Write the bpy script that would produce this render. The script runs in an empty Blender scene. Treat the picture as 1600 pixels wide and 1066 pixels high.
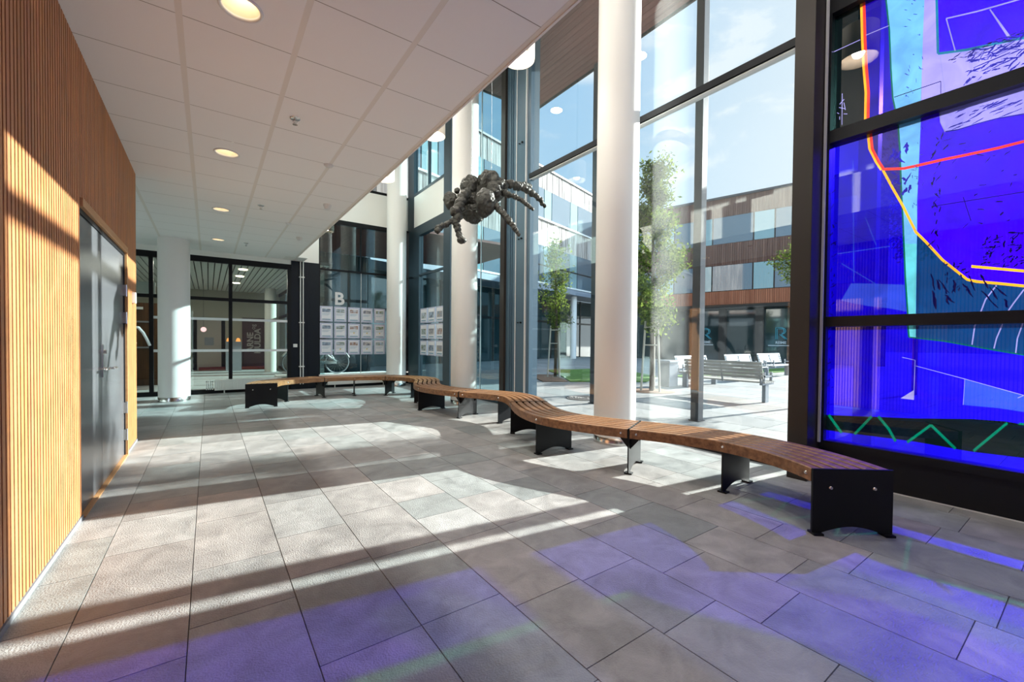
import bpy, bmesh, math, random
import numpy as np
from mathutils import Vector, Matrix, noise
from mathutils.geometry import delaunay_2d_cdt

R = math.radians
PI = math.pi
random.seed(7)
sc = bpy.context.scene
col = sc.collection

# ------------------------------------------------------------------ materials
def new_mat(name):
    m = bpy.data.materials.new(name); m.use_nodes = True
    nt = m.node_tree
    for n in list(nt.nodes): nt.nodes.remove(n)
    out = nt.nodes.new('ShaderNodeOutputMaterial')
    return m, nt, out

def srgb(r, g, b):
    def f(c):
        c /= 255.0
        return c / 12.92 if c <= 0.04045 else ((c + 0.055) / 1.055) ** 2.4
    return (f(r), f(g), f(b), 1.0)

def plain(name, color, rough=0.5, metal=0.0, spec=0.5, bump=0.0, bscale=60, var=0.0, vscale=4.0, coat=0.0):
    m, nt, out = new_mat(name)
    b = nt.nodes.new('ShaderNodeBsdfPrincipled')
    b.inputs['Base Color'].default_value = color
    b.inputs['Roughness'].default_value = rough
    b.inputs['Metallic'].default_value = metal
    b.inputs['Specular IOR Level'].default_value = spec
    b.inputs['Coat Weight'].default_value = coat
    nt.links.new(b.outputs[0], out.inputs[0])
    if bump or var:
        tc = nt.nodes.new('ShaderNodeTexCoord')
        if var:
            nz = nt.nodes.new('ShaderNodeTexNoise'); nz.inputs['Scale'].default_value = vscale
            nz.inputs['Detail'].default_value = 5
            nt.links.new(tc.outputs['Object'], nz.inputs['Vector'])
            mp = nt.nodes.new('ShaderNodeMapRange')
            mp.inputs[1].default_value = 0.3; mp.inputs[2].default_value = 0.7
            mp.inputs[3].default_value = 1 - var; mp.inputs[4].default_value = 1 + var
            nt.links.new(nz.outputs['Fac'], mp.inputs[0])
            mx = nt.nodes.new('ShaderNodeMix'); mx.data_type = 'RGBA'; mx.blend_type = 'MULTIPLY'
            mx.inputs[0].default_value = 1.0
            mx.inputs[6].default_value = color
            nt.links.new(mp.outputs[0], mx.inputs[7])
            nt.links.new(mx.outputs[2], b.inputs['Base Color'])
        if bump:
            n2 = nt.nodes.new('ShaderNodeTexNoise'); n2.inputs['Scale'].default_value = bscale
            n2.inputs['Detail'].default_value = 4
            nt.links.new(tc.outputs['Object'], n2.inputs['Vector'])
            bp = nt.nodes.new('ShaderNodeBump'); bp.inputs['Strength'].default_value = bump
            bp.inputs['Distance'].default_value = 0.01
            nt.links.new(n2.outputs['Fac'], bp.inputs['Height'])
            nt.links.new(bp.outputs[0], b.inputs['Normal'])
    return m

def wood(name, c1, c2, rough=0.5, axis='Z', scale=1.0, spec=0.4):
    """streaky timber, grain running along one object axis"""
    m, nt, out = new_mat(name)
    b = nt.nodes.new('ShaderNodeBsdfPrincipled')
    b.inputs['Roughness'].default_value = rough
    b.inputs['Specular IOR Level'].default_value = spec
    tc = nt.nodes.new('ShaderNodeTexCoord')
    mp = nt.nodes.new('ShaderNodeMapping')
    s = [26 * scale] * 3
    s['XYZ'.index(axis)] = 1.3 * scale
    mp.inputs['Scale'].default_value = s
    nz = nt.nodes.new('ShaderNodeTexNoise'); nz.inputs['Scale'].default_value = 1.0
    nz.inputs['Detail'].default_value = 6; nz.inputs['Roughness'].default_value = 0.6
    cr = nt.nodes.new('ShaderNodeValToRGB')
    cr.color_ramp.elements[0].position = 0.3; cr.color_ramp.elements[0].color = c1
    cr.color_ramp.elements[1].position = 0.72; cr.color_ramp.elements[1].color = c2
    nt.links.new(tc.outputs['Object'], mp.inputs[0]); nt.links.new(mp.outputs[0], nz.inputs['Vector'])
    nt.links.new(nz.outputs['Fac'], cr.inputs[0])
    nt.links.new(cr.outputs[0], b.inputs['Base Color'])
    bp = nt.nodes.new('ShaderNodeBump'); bp.inputs['Strength'].default_value = 0.15; bp.inputs['Distance'].default_value = 0.004
    nt.links.new(nz.outputs['Fac'], bp.inputs['Height']); nt.links.new(bp.outputs[0], b.inputs['Normal'])
    nt.links.new(b.outputs[0], out.inputs[0])
    return m

def attr_mat(name, rough=0.5, bump=0.25, bscale=90, spec=0.5, streak=0.12):
    """colour of each slab / slat comes from its own colour attribute, plus fine mottling"""
    m, nt, out = new_mat(name)
    b = nt.nodes.new('ShaderNodeBsdfPrincipled')
    b.inputs['Specular IOR Level'].default_value = spec
    a = nt.nodes.new('ShaderNodeAttribute'); a.attribute_name = 'tint'
    tc = nt.nodes.new('ShaderNodeTexCoord')
    n1 = nt.nodes.new('ShaderNodeTexNoise'); n1.inputs['Scale'].default_value = 5; n1.inputs['Detail'].default_value = 8
    n1.inputs['Roughness'].default_value = 0.65; n1.inputs['Distortion'].default_value = 0.6
    n2 = nt.nodes.new('ShaderNodeTexNoise'); n2.inputs['Scale'].default_value = bscale; n2.inputs['Detail'].default_value = 5
    for n in (n1, n2): nt.links.new(tc.outputs['Object'], n.inputs['Vector'])
    mp = nt.nodes.new('ShaderNodeMapRange')
    mp.inputs[1].default_value = 0.28; mp.inputs[2].default_value = 0.72
    mp.inputs[3].default_value = 1 - streak * 1.5; mp.inputs[4].default_value = 1 + streak
    nt.links.new(n1.outputs['Fac'], mp.inputs[0])
    mx = nt.nodes.new('ShaderNodeMix'); mx.data_type = 'RGBA'; mx.blend_type = 'MULTIPLY'; mx.inputs[0].default_value = 1
    nt.links.new(a.outputs['Color'], mx.inputs[6]); nt.links.new(mp.outputs[0], mx.inputs[7])
    nt.links.new(mx.outputs[2], b.inputs['Base Color'])
    rr = nt.nodes.new('ShaderNodeMapRange'); rr.inputs[1].default_value = 0.3; rr.inputs[2].default_value = 0.7
    rr.inputs[3].default_value = rough - 0.08; rr.inputs[4].default_value = rough + 0.12
    nt.links.new(n1.outputs['Fac'], rr.inputs[0]); nt.links.new(rr.outputs[0], b.inputs['Roughness'])
    ad = nt.nodes.new('ShaderNodeMath'); ad.operation = 'ADD'
    nt.links.new(n1.outputs['Fac'], ad.inputs[0]); nt.links.new(n2.outputs['Fac'], ad.inputs[1])
    bp = nt.nodes.new('ShaderNodeBump'); bp.inputs['Strength'].default_value = bump; bp.inputs['Distance'].default_value = 0.006
    nt.links.new(ad.outputs[0], bp.inputs['Height']); nt.links.new(bp.outputs[0], b.inputs['Normal'])
    nt.links.new(b.outputs[0], out.inputs[0])
    return m

def schlick(nt, f0=0.045, boost=1.0):
    lw = nt.nodes.new('ShaderNodeLayerWeight'); lw.inputs[0].default_value = 0.5
    pw = nt.nodes.new('ShaderNodeMath'); pw.operation = 'POWER'; pw.inputs[1].default_value = 5.0
    nt.links.new(lw.outputs['Facing'], pw.inputs[0])
    ma = nt.nodes.new('ShaderNodeMath'); ma.operation = 'MULTIPLY_ADD'; ma.use_clamp = True
    ma.inputs[1].default_value = (1 - f0) * boost; ma.inputs[2].default_value = f0 * boost
    nt.links.new(pw.outputs[0], ma.inputs[0])
    return ma.outputs[0]

def glass(name, tint=(0.93, 0.97, 0.97, 1), ior=1.5, boost=1.0):
    """clear sheet glass: see-through with mirror-like fresnel reflection"""
    m, nt, out = new_mat(name)
    t = nt.nodes.new('ShaderNodeBsdfTransparent'); t.inputs[0].default_value = tint
    g = nt.nodes.new('ShaderNodeBsdfGlossy'); g.inputs['Roughness'].default_value = 0.0
    mx = nt.nodes.new('ShaderNodeMixShader')
    nt.links.new(schlick(nt, 0.045, boost), mx.inputs[0])
    nt.links.new(t.outputs[0], mx.inputs[1]); nt.links.new(g.outputs[0], mx.inputs[2])
    nt.links.new(mx.outputs[0], out.inputs[0])
    return m

def stain(name, color, tr=0.25, tcol=None, mottling=0.4, boost=1.2):
    """flashed art glass: part light-scattering, part see-through, glossy face"""
    m, nt, out = new_mat(name)
    tc = nt.nodes.new('ShaderNodeTexCoord')
    nz = nt.nodes.new('ShaderNodeTexNoise'); nz.inputs['Scale'].default_value = 3.5; nz.inputs['Detail'].default_value = 6
    nz.inputs['Distortion'].default_value = 1.2
    nt.links.new(tc.outputs['Object'], nz.inputs['Vector'])
    mp = nt.nodes.new('ShaderNodeMapRange'); mp.inputs[1].default_value = 0.3; mp.inputs[2].default_value = 0.7
    mp.inputs[3].default_value = 1 - mottling; mp.inputs[4].default_value = 1.0
    nt.links.new(nz.outputs['Fac'], mp.inputs[0])
    color = tuple(c * 0.27 for c in color[:3]) + (1,)
    mc = nt.nodes.new('ShaderNodeMix'); mc.data_type = 'RGBA'; mc.blend_type = 'MULTIPLY'; mc.inputs[0].default_value = 1
    mc.inputs[6].default_value = color; nt.links.new(mp.outputs[0], mc.inputs[7])
    a = nt.nodes.new('ShaderNodeBsdfTranslucent'); nt.links.new(mc.outputs[2], a.inputs[0])
    t = nt.nodes.new('ShaderNodeBsdfTransparent'); t.inputs[0].default_value = tcol or tuple(min(1, c * 2.4) for c in color[:3]) + (1,)
    m1 = nt.nodes.new('ShaderNodeMixShader'); m1.inputs[0].default_value = tr
    nt.links.new(a.outputs[0], m1.inputs[1]); nt.links.new(t.outputs[0], m1.inputs[2])
    g = nt.nodes.new('ShaderNodeBsdfGlossy'); g.inputs['Roughness'].default_value = 0.0
    m2 = nt.nodes.new('ShaderNodeMixShader')
    nt.links.new(schlick(nt, 0.072, boost), m2.inputs[0])
    nt.links.new(m1.outputs[0], m2.inputs[1]); nt.links.new(g.outputs[0], m2.inputs[2])
    nt.links.new(m2.outputs[0], out.inputs[0])
    return m

def emit(name, color, strength):
    m, nt, out = new_mat(name)
    e = nt.nodes.new('ShaderNodeEmission'); e.inputs[0].default_value = color; e.inputs[1].default_value = strength
    nt.links.new(e.outputs[0], out.inputs[0])
    return m

def leaf_mat(name, c1, c2):
    m, nt, out = new_mat(name)
    a = nt.nodes.new('ShaderNodeAttribute'); a.attribute_name = 'tint'
    d = nt.nodes.new('ShaderNodeBsdfDiffuse'); t = nt.nodes.new('ShaderNodeBsdfTranslucent')
    mx = nt.nodes.new('ShaderNodeMixShader'); mx.inputs[0].default_value = 0.5
    nt.links.new(a.outputs['Color'], d.inputs[0]); nt.links.new(a.outputs['Color'], t.inputs[0])
    nt.links.new(d.outputs[0], mx.inputs[1]); nt.links.new(t.outputs[0], mx.inputs[2])
    nt.links.new(mx.outputs[0], out.inputs[0])
    return m

M = {}
M['stone'] = attr_mat('slate_slabs', 0.45, 0.8, 120, 0.45, 0.24)
M['paving'] = attr_mat('courtyard_paving', 0.6, 0.25, 90, 0.4, 0.10)
M['grout'] = plain('grout', (0.17, 0.155, 0.14, 1), 0.9)
M['slat'] = attr_mat('larch_slats', 0.5, 0.12, 70, 0.35, 0.14)
M['slatback'] = plain('slat_backing', (0.055, 0.022, 0.009, 1), 0.9)
M['trimwood'] = wood('larch_trim', (0.50, 0.25, 0.10, 1), (0.62, 0.34, 0.15, 1), 0.5, 'Y')
M['tile'] = plain('ceiling_tile', (0.93, 0.915, 0.895, 1), 0.95, spec=0.1, bump=0.12, bscale=420)
M['tbar'] = plain('ceiling_bar', (0.83, 0.785, 0.72, 1), 0.6)
M['tileback'] = plain('ceiling_void', (0.30, 0.26, 0.22, 1), 0.95)
M['white'] = plain('white_paint', (0.84, 0.83, 0.79, 1), 0.6)
M['column'] = plain('column_paint', (0.82, 0.80, 0.77, 1), 0.5, spec=0.3)
M['steel'] = plain('brushed_steel', (0.62, 0.60, 0.57, 1), 0.22, 1.0)
M['chrome'] = plain('chrome', (0.75, 0.74, 0.72, 1), 0.15, 1.0)
M['black'] = plain('black_metal', (0.007, 0.0075, 0.009, 1), 0.38, spec=0.22)
M['frame'] = plain('dark_frame', (0.012, 0.013, 0.016, 1), 0.42, spec=0.28)
M['brownframe'] = plain('bronze_frame', (0.036, 0.030, 0.026, 1), 0.48, spec=0.3)
M['blueframe'] = plain('sky_tinted_steel', (0.070, 0.125, 0.175, 1), 0.32)  # steel colour with the blue of the sky reflection mixed in
M['navyframe'] = plain('navy_frame', (0.026, 0.046, 0.062, 1), 0.36)
M['seal'] = plain('pale_seal', (0.72, 0.72, 0.72, 1), 0.4)
M['post'] = plain('steel_post', (0.060, 0.064, 0.075, 1), 0.28)
M['doorgrey'] = plain('door_leaf', (0.11, 0.117, 0.128, 1), 0.27, 0.0, 0.8)
M['glass'] = glass('clear_glass', (0.93, 0.97, 0.97, 1), 1.5, 1.6)
M['glassin'] = glass('indoor_glass', (0.80, 0.84, 0.82, 1), 1.5, 0.75)
M['glassdark'] = glass('tinted_glass', (0.66, 0.80, 0.82, 1), 1.5, 1.2)  # darker teal tint than the clear glass
M['teak'] = wood('bench_teak', (0.14, 0.060, 0.023, 1), (0.42, 0.205, 0.085, 1), 0.36, 'X', 1.0, 0.5)
M['panel'] = plain('dark_panel', (0.006, 0.009, 0.014, 1), 0.34, spec=0.25)
M['bronze'] = plain('patinated_bronze', (0.052, 0.052, 0.045, 1), 0.5, 0.35, 0.5, bump=1.0, bscale=38, var=0.5, vscale=14)
M['wire'] = plain('thin_wire', (0.3, 0.3, 0.3, 1), 0.4, 0.8)
M['plastic'] = plain('white_plastic', (0.78, 0.77, 0.74, 1), 0.4)
M['radiator'] = plain('radiator_enamel', (0.72, 0.71, 0.67, 1), 0.4)
M['soffit'] = None
M['lampglow'] = emit('lamp_glow', (1.0, 0.87, 0.68, 1), 6.0)
M['lampcone'] = plain('lamp_reflector', (0.80, 0.68, 0.50, 1), 0.5)
M['grass'] = plain('grass', (0.10, 0.20, 0.03, 1), 0.9, var=0.35, vscale=8)
M['earth'] = plain('bark_mulch', (0.20, 0.12, 0.08, 1), 0.95, var=0.3, vscale=20)
M['bark'] = plain('bark', (0.10, 0.075, 0.055, 1), 0.9, bump=0.6, bscale=40)
M['stake'] = plain('pale_timber', (0.55, 0.50, 0.42, 1), 0.8)
M['leaf'] = leaf_mat('leaves', None, None)
M['greymetal'] = plain('grey_metal', (0.25, 0.26, 0.28, 1), 0.45)
M['whiteslat'] = plain('bench_whitewood', (0.66, 0.65, 0.63, 1), 0.55)
M['greyslat'] = plain('bench_greywood', (0.36, 0.34, 0.31, 1), 0.6)
M['iron'] = plain('cast_iron', (0.16, 0.14, 0.13, 1), 0.7)

# ------------------------------------------------------------------ mesh helpers
class MB:
    def __init__(s): s.v = []; s.f = []; s.mi = []; s.sm = []; s.c = []
    def add(s, verts, faces, mi=0, smooth=False, tint=None):
        o = len(s.v); s.v += [tuple(p) for p in verts]
        for f in faces:
            s.f.append(tuple(i + o for i in f)); s.mi.append(mi); s.sm.append(smooth); s.c.append(tint)
        return s
    def box(s, x0, x1, y0, y1, z0, z1, mi=0, tint=None):
        if x1 < x0: x0, x1 = x1, x0
        if y1 < y0: y0, y1 = y1, y0
        if z1 < z0: z0, z1 = z1, z0
        v = [(x0, y0, z0), (x1, y0, z0), (x1, y1, z0), (x0, y1, z0), (x0, y0, z1), (x1, y0, z1), (x1, y1, z1), (x0, y1, z1)]
        return s.add(v, [(0, 3, 2, 1), (4, 5, 6, 7), (0, 1, 5, 4), (1, 2, 6, 5), (2, 3, 7, 6), (3, 0, 4, 7)], mi, False, tint)
    def obox(s, o, ux, uy, uz, mi=0, tint=None):
        """box from a corner and three edge vectors"""
        o = Vector(o); ux = Vector(ux); uy = Vector(uy); uz = Vector(uz)
        v = [o, o + ux, o + ux + uy, o + uy, o + uz, o + ux + uz, o + ux + uy + uz, o + uy + uz]
        fs = [(0, 3, 2, 1), (4, 5, 6, 7), (0, 1, 5, 4), (1, 2, 6, 5), (2, 3, 7, 6), (3, 0, 4, 7)]
        if ux.cross(uy).dot(uz) < 0: fs = [tuple(reversed(f)) for f in fs]
        return s.add(v, fs, mi, False, tint)
    def cyl(s, p0, p1, r0, r1=None, n=16, mi=0, caps=True, smooth=True):
        p0 = Vector(p0); p1 = Vector(p1); r1 = r0 if r1 is None else r1
        d = (p1 - p0).normalized()
        a = d.orthogonal().normalized(); b = d.cross(a)
        v = []
        for p, r in ((p0, r0), (p1, r1)):
            for i in range(n):
                t = 2 * PI * i / n; v.append(p + a * (r * math.cos(t)) + b * (r * math.sin(t)))
        f = [(i, (i + 1) % n, n + (i + 1) % n, n + i) for i in range(n)]
        s.add(v, f, mi, smooth)
        if caps:
            s.add(v[:n], [tuple(reversed(range(n)))], mi); s.add(v[n:], [tuple(range(n))], mi)
        return s
    def tube(s, pts, rad, n=8, mi=0, cap=True):
        pts = [Vector(p) for p in pts]
        if not hasattr(rad, '__len__'): rad = [rad] * len(pts)
        t0 = (pts[1] - pts[0]).normalized(); a = t0.orthogonal().normalized()
        rings = []
        for i, p in enumerate(pts):
            t = (pts[min(i + 1, len(pts) - 1)] - pts[max(i - 1, 0)]).normalized()
            a = (a - t * a.dot(t)).normalized(); b = t.cross(a)
            rings.append([p + a * (rad[i] * math.cos(2 * PI * k / n)) + b * (rad[i] * math.sin(2 * PI * k / n)) for k in range(n)])
        v = [q for r in rings for q in r]; f = []
        for i in range(len(pts) - 1):
            for k in range(n):
                f.append((i * n + k, i * n + (k + 1) % n, (i + 1) * n + (k + 1) % n, (i + 1) * n + k))
        if cap:
            f.append(tuple(reversed(range(n)))); f.append(tuple(range((len(pts) - 1) * n, len(pts) * n)))
        return s.add(v, f, mi, True)
    def lathe(s, c, prof, n=32, mi=0, smooth=True):
        cx, cy, cz = c; v = []; f = []
        for r, z in prof:
            for i in range(n):
                t = 2 * PI * i / n; v.append((cx + r * math.cos(t), cy + r * math.sin(t), cz + z))
        for j in range(len(prof) - 1):
            for i in range(n):
                f.append((j * n + i, j * n + (i + 1) % n, (j + 1) * n + (i + 1) % n, (j + 1) * n + i))
        return s.add(v, f, mi, smooth)
    def prism(s, poly, d, mi=0, tint=None):
        """planar polygon of 3-D points swept by vector d"""
        d = Vector(d); p = [Vector(q) for q in poly]; n = len(p)
        v = p + [q + d for q in p]
        f = [tuple(range(n)), tuple(reversed(range(n, 2 * n)))] + [(i, n + i, n + (i + 1) % n, (i + 1) % n) for i in range(n)]
        return s.add(v, f, mi, False, tint)
    def build(s, name, mats, parent=None, bevel=0.0):
        if not isinstance(mats, (list, tuple)): mats = [mats]
        me = bpy.data.meshes.new(name)
        me.from_pydata(s.v, [], s.f)
        for m in mats: me.materials.append(m)
        me.polygons.foreach_set('material_index', s.mi)
        me.polygons.foreach_set('use_smooth', s.sm)
        if any(c is not None for c in s.c):
            ca = me.color_attributes.new('tint', 'FLOAT_COLOR', 'CORNER')
            arr = []
            for p, c in zip(me.polygons, s.c):
                arr += list(c or (0.5, 0.5, 0.5, 1)) * p.loop_total
            ca.data.foreach_set('color', arr)
        me.validate(); me.update()
        bm = bmesh.new(); bm.from_mesh(me); bmesh.ops.recalc_face_normals(bm, faces=bm.faces); bm.to_mesh(me); bm.free()
        o = bpy.data.objects.new(name, me); col.objects.link(o)
        if parent is not None:
            o.parent = parent; o.matrix_parent_inverse = Matrix.Translation(-parent.location)
        if bevel:
            b = o.modifiers.new('bevel', 'BEVEL'); b.width = bevel; b.segments = 2; b.limit_method = 'ANGLE'
        return o

def tag(o, label=None, cat=None, group=None, kind=None):
    if label: o['label'] = label
    if cat: o['category'] = cat
    if group: o['group'] = group
    if kind: o['kind'] = kind
    return o

def thing(name, loc, label, cat, group=None, kind=None):
    o = bpy.data.objects.new(name, None); col.objects.link(o); o.location = loc
    o.empty_display_size = 0.1
    return tag(o, label, cat, group, kind)

def struct(name, mb, mats, **k):
    o = mb.build(name, mats, **k); o['kind'] = 'structure'; return o

def structE(name, loc=(0, 0, 0)):
    o = bpy.data.objects.new(name, None); col.objects.link(o); o.location = loc; o['kind'] = 'structure'; o.empty_display_size = 0.1
    return o

def copy_tree(o, dloc=None, parent=None):
    c = o.copy(); col.objects.link(c)
    if parent is not None:
        c.parent = parent
    if dloc is not None: c.location = Vector(o.location) + Vector(dloc)
    for ch in list(o.children): copy_tree(ch, None, c)
    return c

def text_mesh(name, body, size, mat, parent, mw, bold=0.0, align='LEFT'):
    cu = bpy.data.curves.new(name, 'FONT'); cu.body = body; cu.size = size; cu.extrude = 0.004; cu.offset = bold
    cu.align_x = align; cu.resolution_u = 4
    t = bpy.data.objects.new(name + '_tmp', cu); col.objects.link(t)
    dg = bpy.context.evaluated_depsgraph_get()
    me = bpy.data.meshes.new_from_object(t.evaluated_get(dg))
    col.objects.unlink(t); bpy.data.objects.remove(t)
    me.transform(mw); me.materials.clear(); me.materials.append(mat)
    o = bpy.data.objects.new(name, me); col.objects.link(o)
    if parent is not None:
        o.parent = parent; o.matrix_parent_inverse = Matrix.Translation(-parent.location)
    return o

def faceY(x, y, z):     # text facing -Y, reading towards +X
    return Matrix.Translation((x, y, z)) @ Matrix.Rotation(PI / 2, 4, 'X')

# ------------------------------------------------------------------ camera (fitted to the ceiling grid and the verticals)
EYE = 1.22
HIGHW = 25.0
LAMPW, PENDW, SUNE, BACK, EXPO = 0.0, 14.0, 14.0, 3.0, 0.48
f_px, yaw, pit, rol = 665.46, 0.6189, -0.0168, 0.0093
Fv = Vector((math.sin(yaw) * math.cos(pit), math.cos(yaw) * math.cos(pit), math.sin(pit)))
Rv = Vector((math.cos(yaw), -math.sin(yaw), 0)); Uv = Rv.cross(Fv)
R2 = Rv * math.cos(rol) + Uv * math.sin(rol); U2 = -Rv * math.sin(rol) + Uv * math.cos(rol)
cam = bpy.data.cameras.new('camera'); cam.sensor_width = 36; cam.lens = f_px / 1600 * 36
cam.shift_y = (544.13 - 533) / 1600; cam.clip_start = 0.05; cam.clip_end = 400
co = bpy.data.objects.new('camera', cam); col.objects.link(co)
mw = Matrix.Identity(4)
for i in range(3):
    mw[i][0] = R2[i]; mw[i][1] = U2[i]; mw[i][2] = -Fv[i]
mw[2][3] = EYE
co.matrix_world = mw
sc.camera = co

# ------------------------------------------------------------------ light
SUN = Vector((0.99, -0.136, 0.43)).normalized()
sl = bpy.data.lights.new('sun', 'SUN'); sl.energy = SUNE; sl.angle = R(0.6); sl.color = (1.0, 0.965, 0.905)
so = bpy.data.objects.new('sun', sl); col.objects.link(so)
so.rotation_euler = SUN.to_track_quat('Z', 'Y').to_euler(); so.location = (20, -3, 12)

w = bpy.data.worlds.new('sky'); sc.world = w; w.use_nodes = True
nt = w.node_tree
for n in list(nt.nodes): nt.nodes.remove(n)
wo = nt.nodes.new('ShaderNodeOutputWorld'); bg = nt.nodes.new('ShaderNodeBackground')
tc = nt.nodes.new('ShaderNodeTexCoord')
sx = nt.nodes.new('ShaderNodeSeparateXYZ'); nt.links.new(tc.outputs['Generated'], sx.inputs[0])
grad = nt.nodes.new('ShaderNodeValToRGB')
e = grad.color_ramp.elements
e[0].position = 0.0; e[0].color = (0.60, 0.68, 0.74, 1)
e[1].position = 1.0; e[1].color = (0.17, 0.36, 0.66, 1)
for p, c in ((0.18, (0.46, 0.63, 0.77, 1)), (0.45, (0.33, 0.54, 0.76, 1))):
    q = e.new(p); q.color = c
nt.links.new(sx.outputs['Z'], grad.inputs[0])
# wispy cloud
mp = nt.nodes.new('ShaderNodeMapping'); mp.inputs['Scale'].default_value = (2.2, 2.2, 6.0); mp.inputs['Location'].default_value = (0.4, 1.3, 0.2)
nz = nt.nodes.new('ShaderNodeTexNoise'); nz.inputs['Scale'].default_value = 1.6; nz.inputs['Detail'].default_value = 8
nz.inputs['Roughness'].default_value = 0.58; nz.inputs['Distortion'].default_value = 0.4
nt.links.new(tc.outputs['Generated'], mp.inputs[0]); nt.links.new(mp.outputs[0], nz.inputs['Vector'])
cl = nt.nodes.new('ShaderNodeMapRange'); cl.interpolation_type = 'SMOOTHSTEP'
cl.inputs[1].default_value = 0.50; cl.inputs[2].default_value = 0.68
nt.links.new(nz.outputs['Fac'], cl.inputs[0])
# haze brightening towards the sun
dp = nt.nodes.new('ShaderNodeVectorMath'); dp.operation = 'DOT_PRODUCT'; dp.inputs[1].default_value = SUN
nt.links.new(tc.outputs['Generated'], dp.inputs[0])
hz = nt.nodes.new('ShaderNodeMapRange'); hz.interpolation_type = 'SMOOTHSTEP'
hz.inputs[1].default_value = 0.62; hz.inputs[2].default_value = 1.0
nt.links.new(dp.outputs['Value'], hz.inputs[0])
ad = nt.nodes.new('ShaderNodeMath'); ad.operation = 'ADD'; ad.use_clamp = True
nt.links.new(cl.outputs[0], ad.inputs[0]); nt.links.new(hz.outputs[0], ad.inputs[1])
mc = nt.nodes.new('ShaderNodeMix'); mc.data_type = 'RGBA'; mc.inputs[7].default_value = (0.80, 0.83, 0.87, 1)
ml = nt.nodes.new('ShaderNodeMath'); ml.operation = 'MULTIPLY'; ml.inputs[1].default_value = 0.9
nt.links.new(ad.outputs[0], ml.inputs[0]); nt.links.new(ml.outputs[0], mc.inputs[0])
nt.links.new(grad.outputs[0], mc.inputs[6])
nt.links.new(mc.outputs[2], bg.inputs[0])
bk_ = nt.nodes.new('ShaderNodeMapRange'); bk_.interpolation_type = 'SMOOTHSTEP'      # sky boosted behind the camera as added fill light
bk_.inputs[1].default_value = 0.1; bk_.inputs[2].default_value = -0.8; bk_.inputs[3].default_value = 1.0; bk_.inputs[4].default_value = BACK
nt.links.new(sx.outputs['Y'], bk_.inputs[0]); nt.links.new(bk_.outputs[0], bg.inputs[1])
nt.links.new(bg.outputs[0], wo.inputs[0])

sc.view_settings.view_transform = 'Standard'
sc.view_settings.look = 'None'
sc.view_settings.exposure = EXPO
sc.view_settings.gamma = 1.0
sc.view_settings.use_curve_mapping = False
cy = sc.cycles
cy.max_bounces = 12; cy.diffuse_bounces = 6; cy.glossy_bounces = 5; cy.transparent_max_bounces = 24; cy.transmission_bounces = 6
cy.caustics_reflective = False; cy.caustics_refractive = False
cy.sample_clamp_indirect = 6.0
cy.use_denoising = True

# ------------------------------------------------------------------ floor
XF = 4.60          # inner face of the glazed front
YE = 11.47         # end wall
XW = -0.69         # face of the slatted wall
HC = 3.12          # underside of the low ceiling
HU = 6.62          # underside of the high ceiling

def slab_tint(rng, base=0.375):
    k = rng.random(); v = base * rng.uniform(0.84, 1.14)
    if k < 0.22: t = (v * 1.03, v * 0.985, v * 0.955)        # warm pinkish
    elif k < 0.42: t = (v * 0.90, v * 0.95, v * 0.935)        # greenish grey
    else: t = (v * 1.0, v * 0.995, v * 0.98)
    return (*t, 1)

def slab_floor(mb, x0, x1, y0, y1, pitch, lmin, lmax, z, gap, rng, base, xref=-0.476):
    k0 = math.floor((x0 - xref) / pitch)
    x = xref + k0 * pitch
    while x < x1 - 1e-4:
        a, b = max(x, x0), min(x + pitch, x1)
        if b - a > 0.03:
            y = y0 - rng.uniform(0, lmax)
            while y < y1:
                l = rng.uniform(lmin, lmax); c, d = max(y, y0), min(y + l, y1)
                if d - c > 0.02:
                    g = gap / 2; ch = 0.004
                    P = [(a + g, c + g), (b - g, c + g), (b - g, d - g), (a + g, d - g)]
                    Q = [(a + g - ch / 2, c + g - ch / 2), (b - g + ch / 2, c + g - ch / 2), (b - g + ch / 2, d - g + ch / 2), (a + g - ch / 2, d - g + ch / 2)]
                    v = [(p[0], p[1], z) for p in P] + [(p[0], p[1], z - 0.012) for p in Q]
                    t = slab_tint(rng, base)
                    mb.add(v, [(0, 1, 2, 3), (0, 4, 5, 1), (1, 5, 6, 2), (2, 6, 7, 3), (3, 7, 4, 0)], 0, False, t)
                y += l
        x += pitch
rng = random.Random(11)
fb = MB()
slab_floor(fb, -4.2, XF, -1.6, YE, 0.405, 0.36, 0.78, 0.0, 0.0045, rng, 0.335)
fb.box(-4.2, XF, -1.6, YE, -0.12, -0.007, 1, (0.2, 0.2, 0.2, 1))
struct('floor', fb, [M['stone'], M['grout']])
rng = random.Random(5)
gb = MB()
slab_floor(gb, XF + 0.06, 16, -6.0, 20.0, 0.81, 0.6, 1.4, -0.005, 0.012, rng, 0.29, 0.0)
gb.box(16, 90, -60, 70, -0.2, -0.006, 1); gb.box(XF + 0.0, 16, -6, 20, -0.2, -0.02, 1)
gb.box(XF, 16, -60, -6, -0.2, -0.006, 1); gb.box(-20, 16, 20, 70, -0.2, -0.006, 1)
gb.box(-20, XF, -60, -1.6, -0.2, -0.006, 2); gb.box(-20, XF, YE + 0.05, 20, -0.2, -0.008, 1)
M['paveplain'] = plain('paving_far', (0.30, 0.296, 0.285, 1), 0.7, var=0.12, vscale=0.8)
struct('ground', gb, [M['paving'], M['paveplain'], plain('pale_bounce_ground', (0.66, 0.64, 0.60, 1), 0.8)])  # unseen ground behind the camera, made pale to bounce light upward

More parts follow.
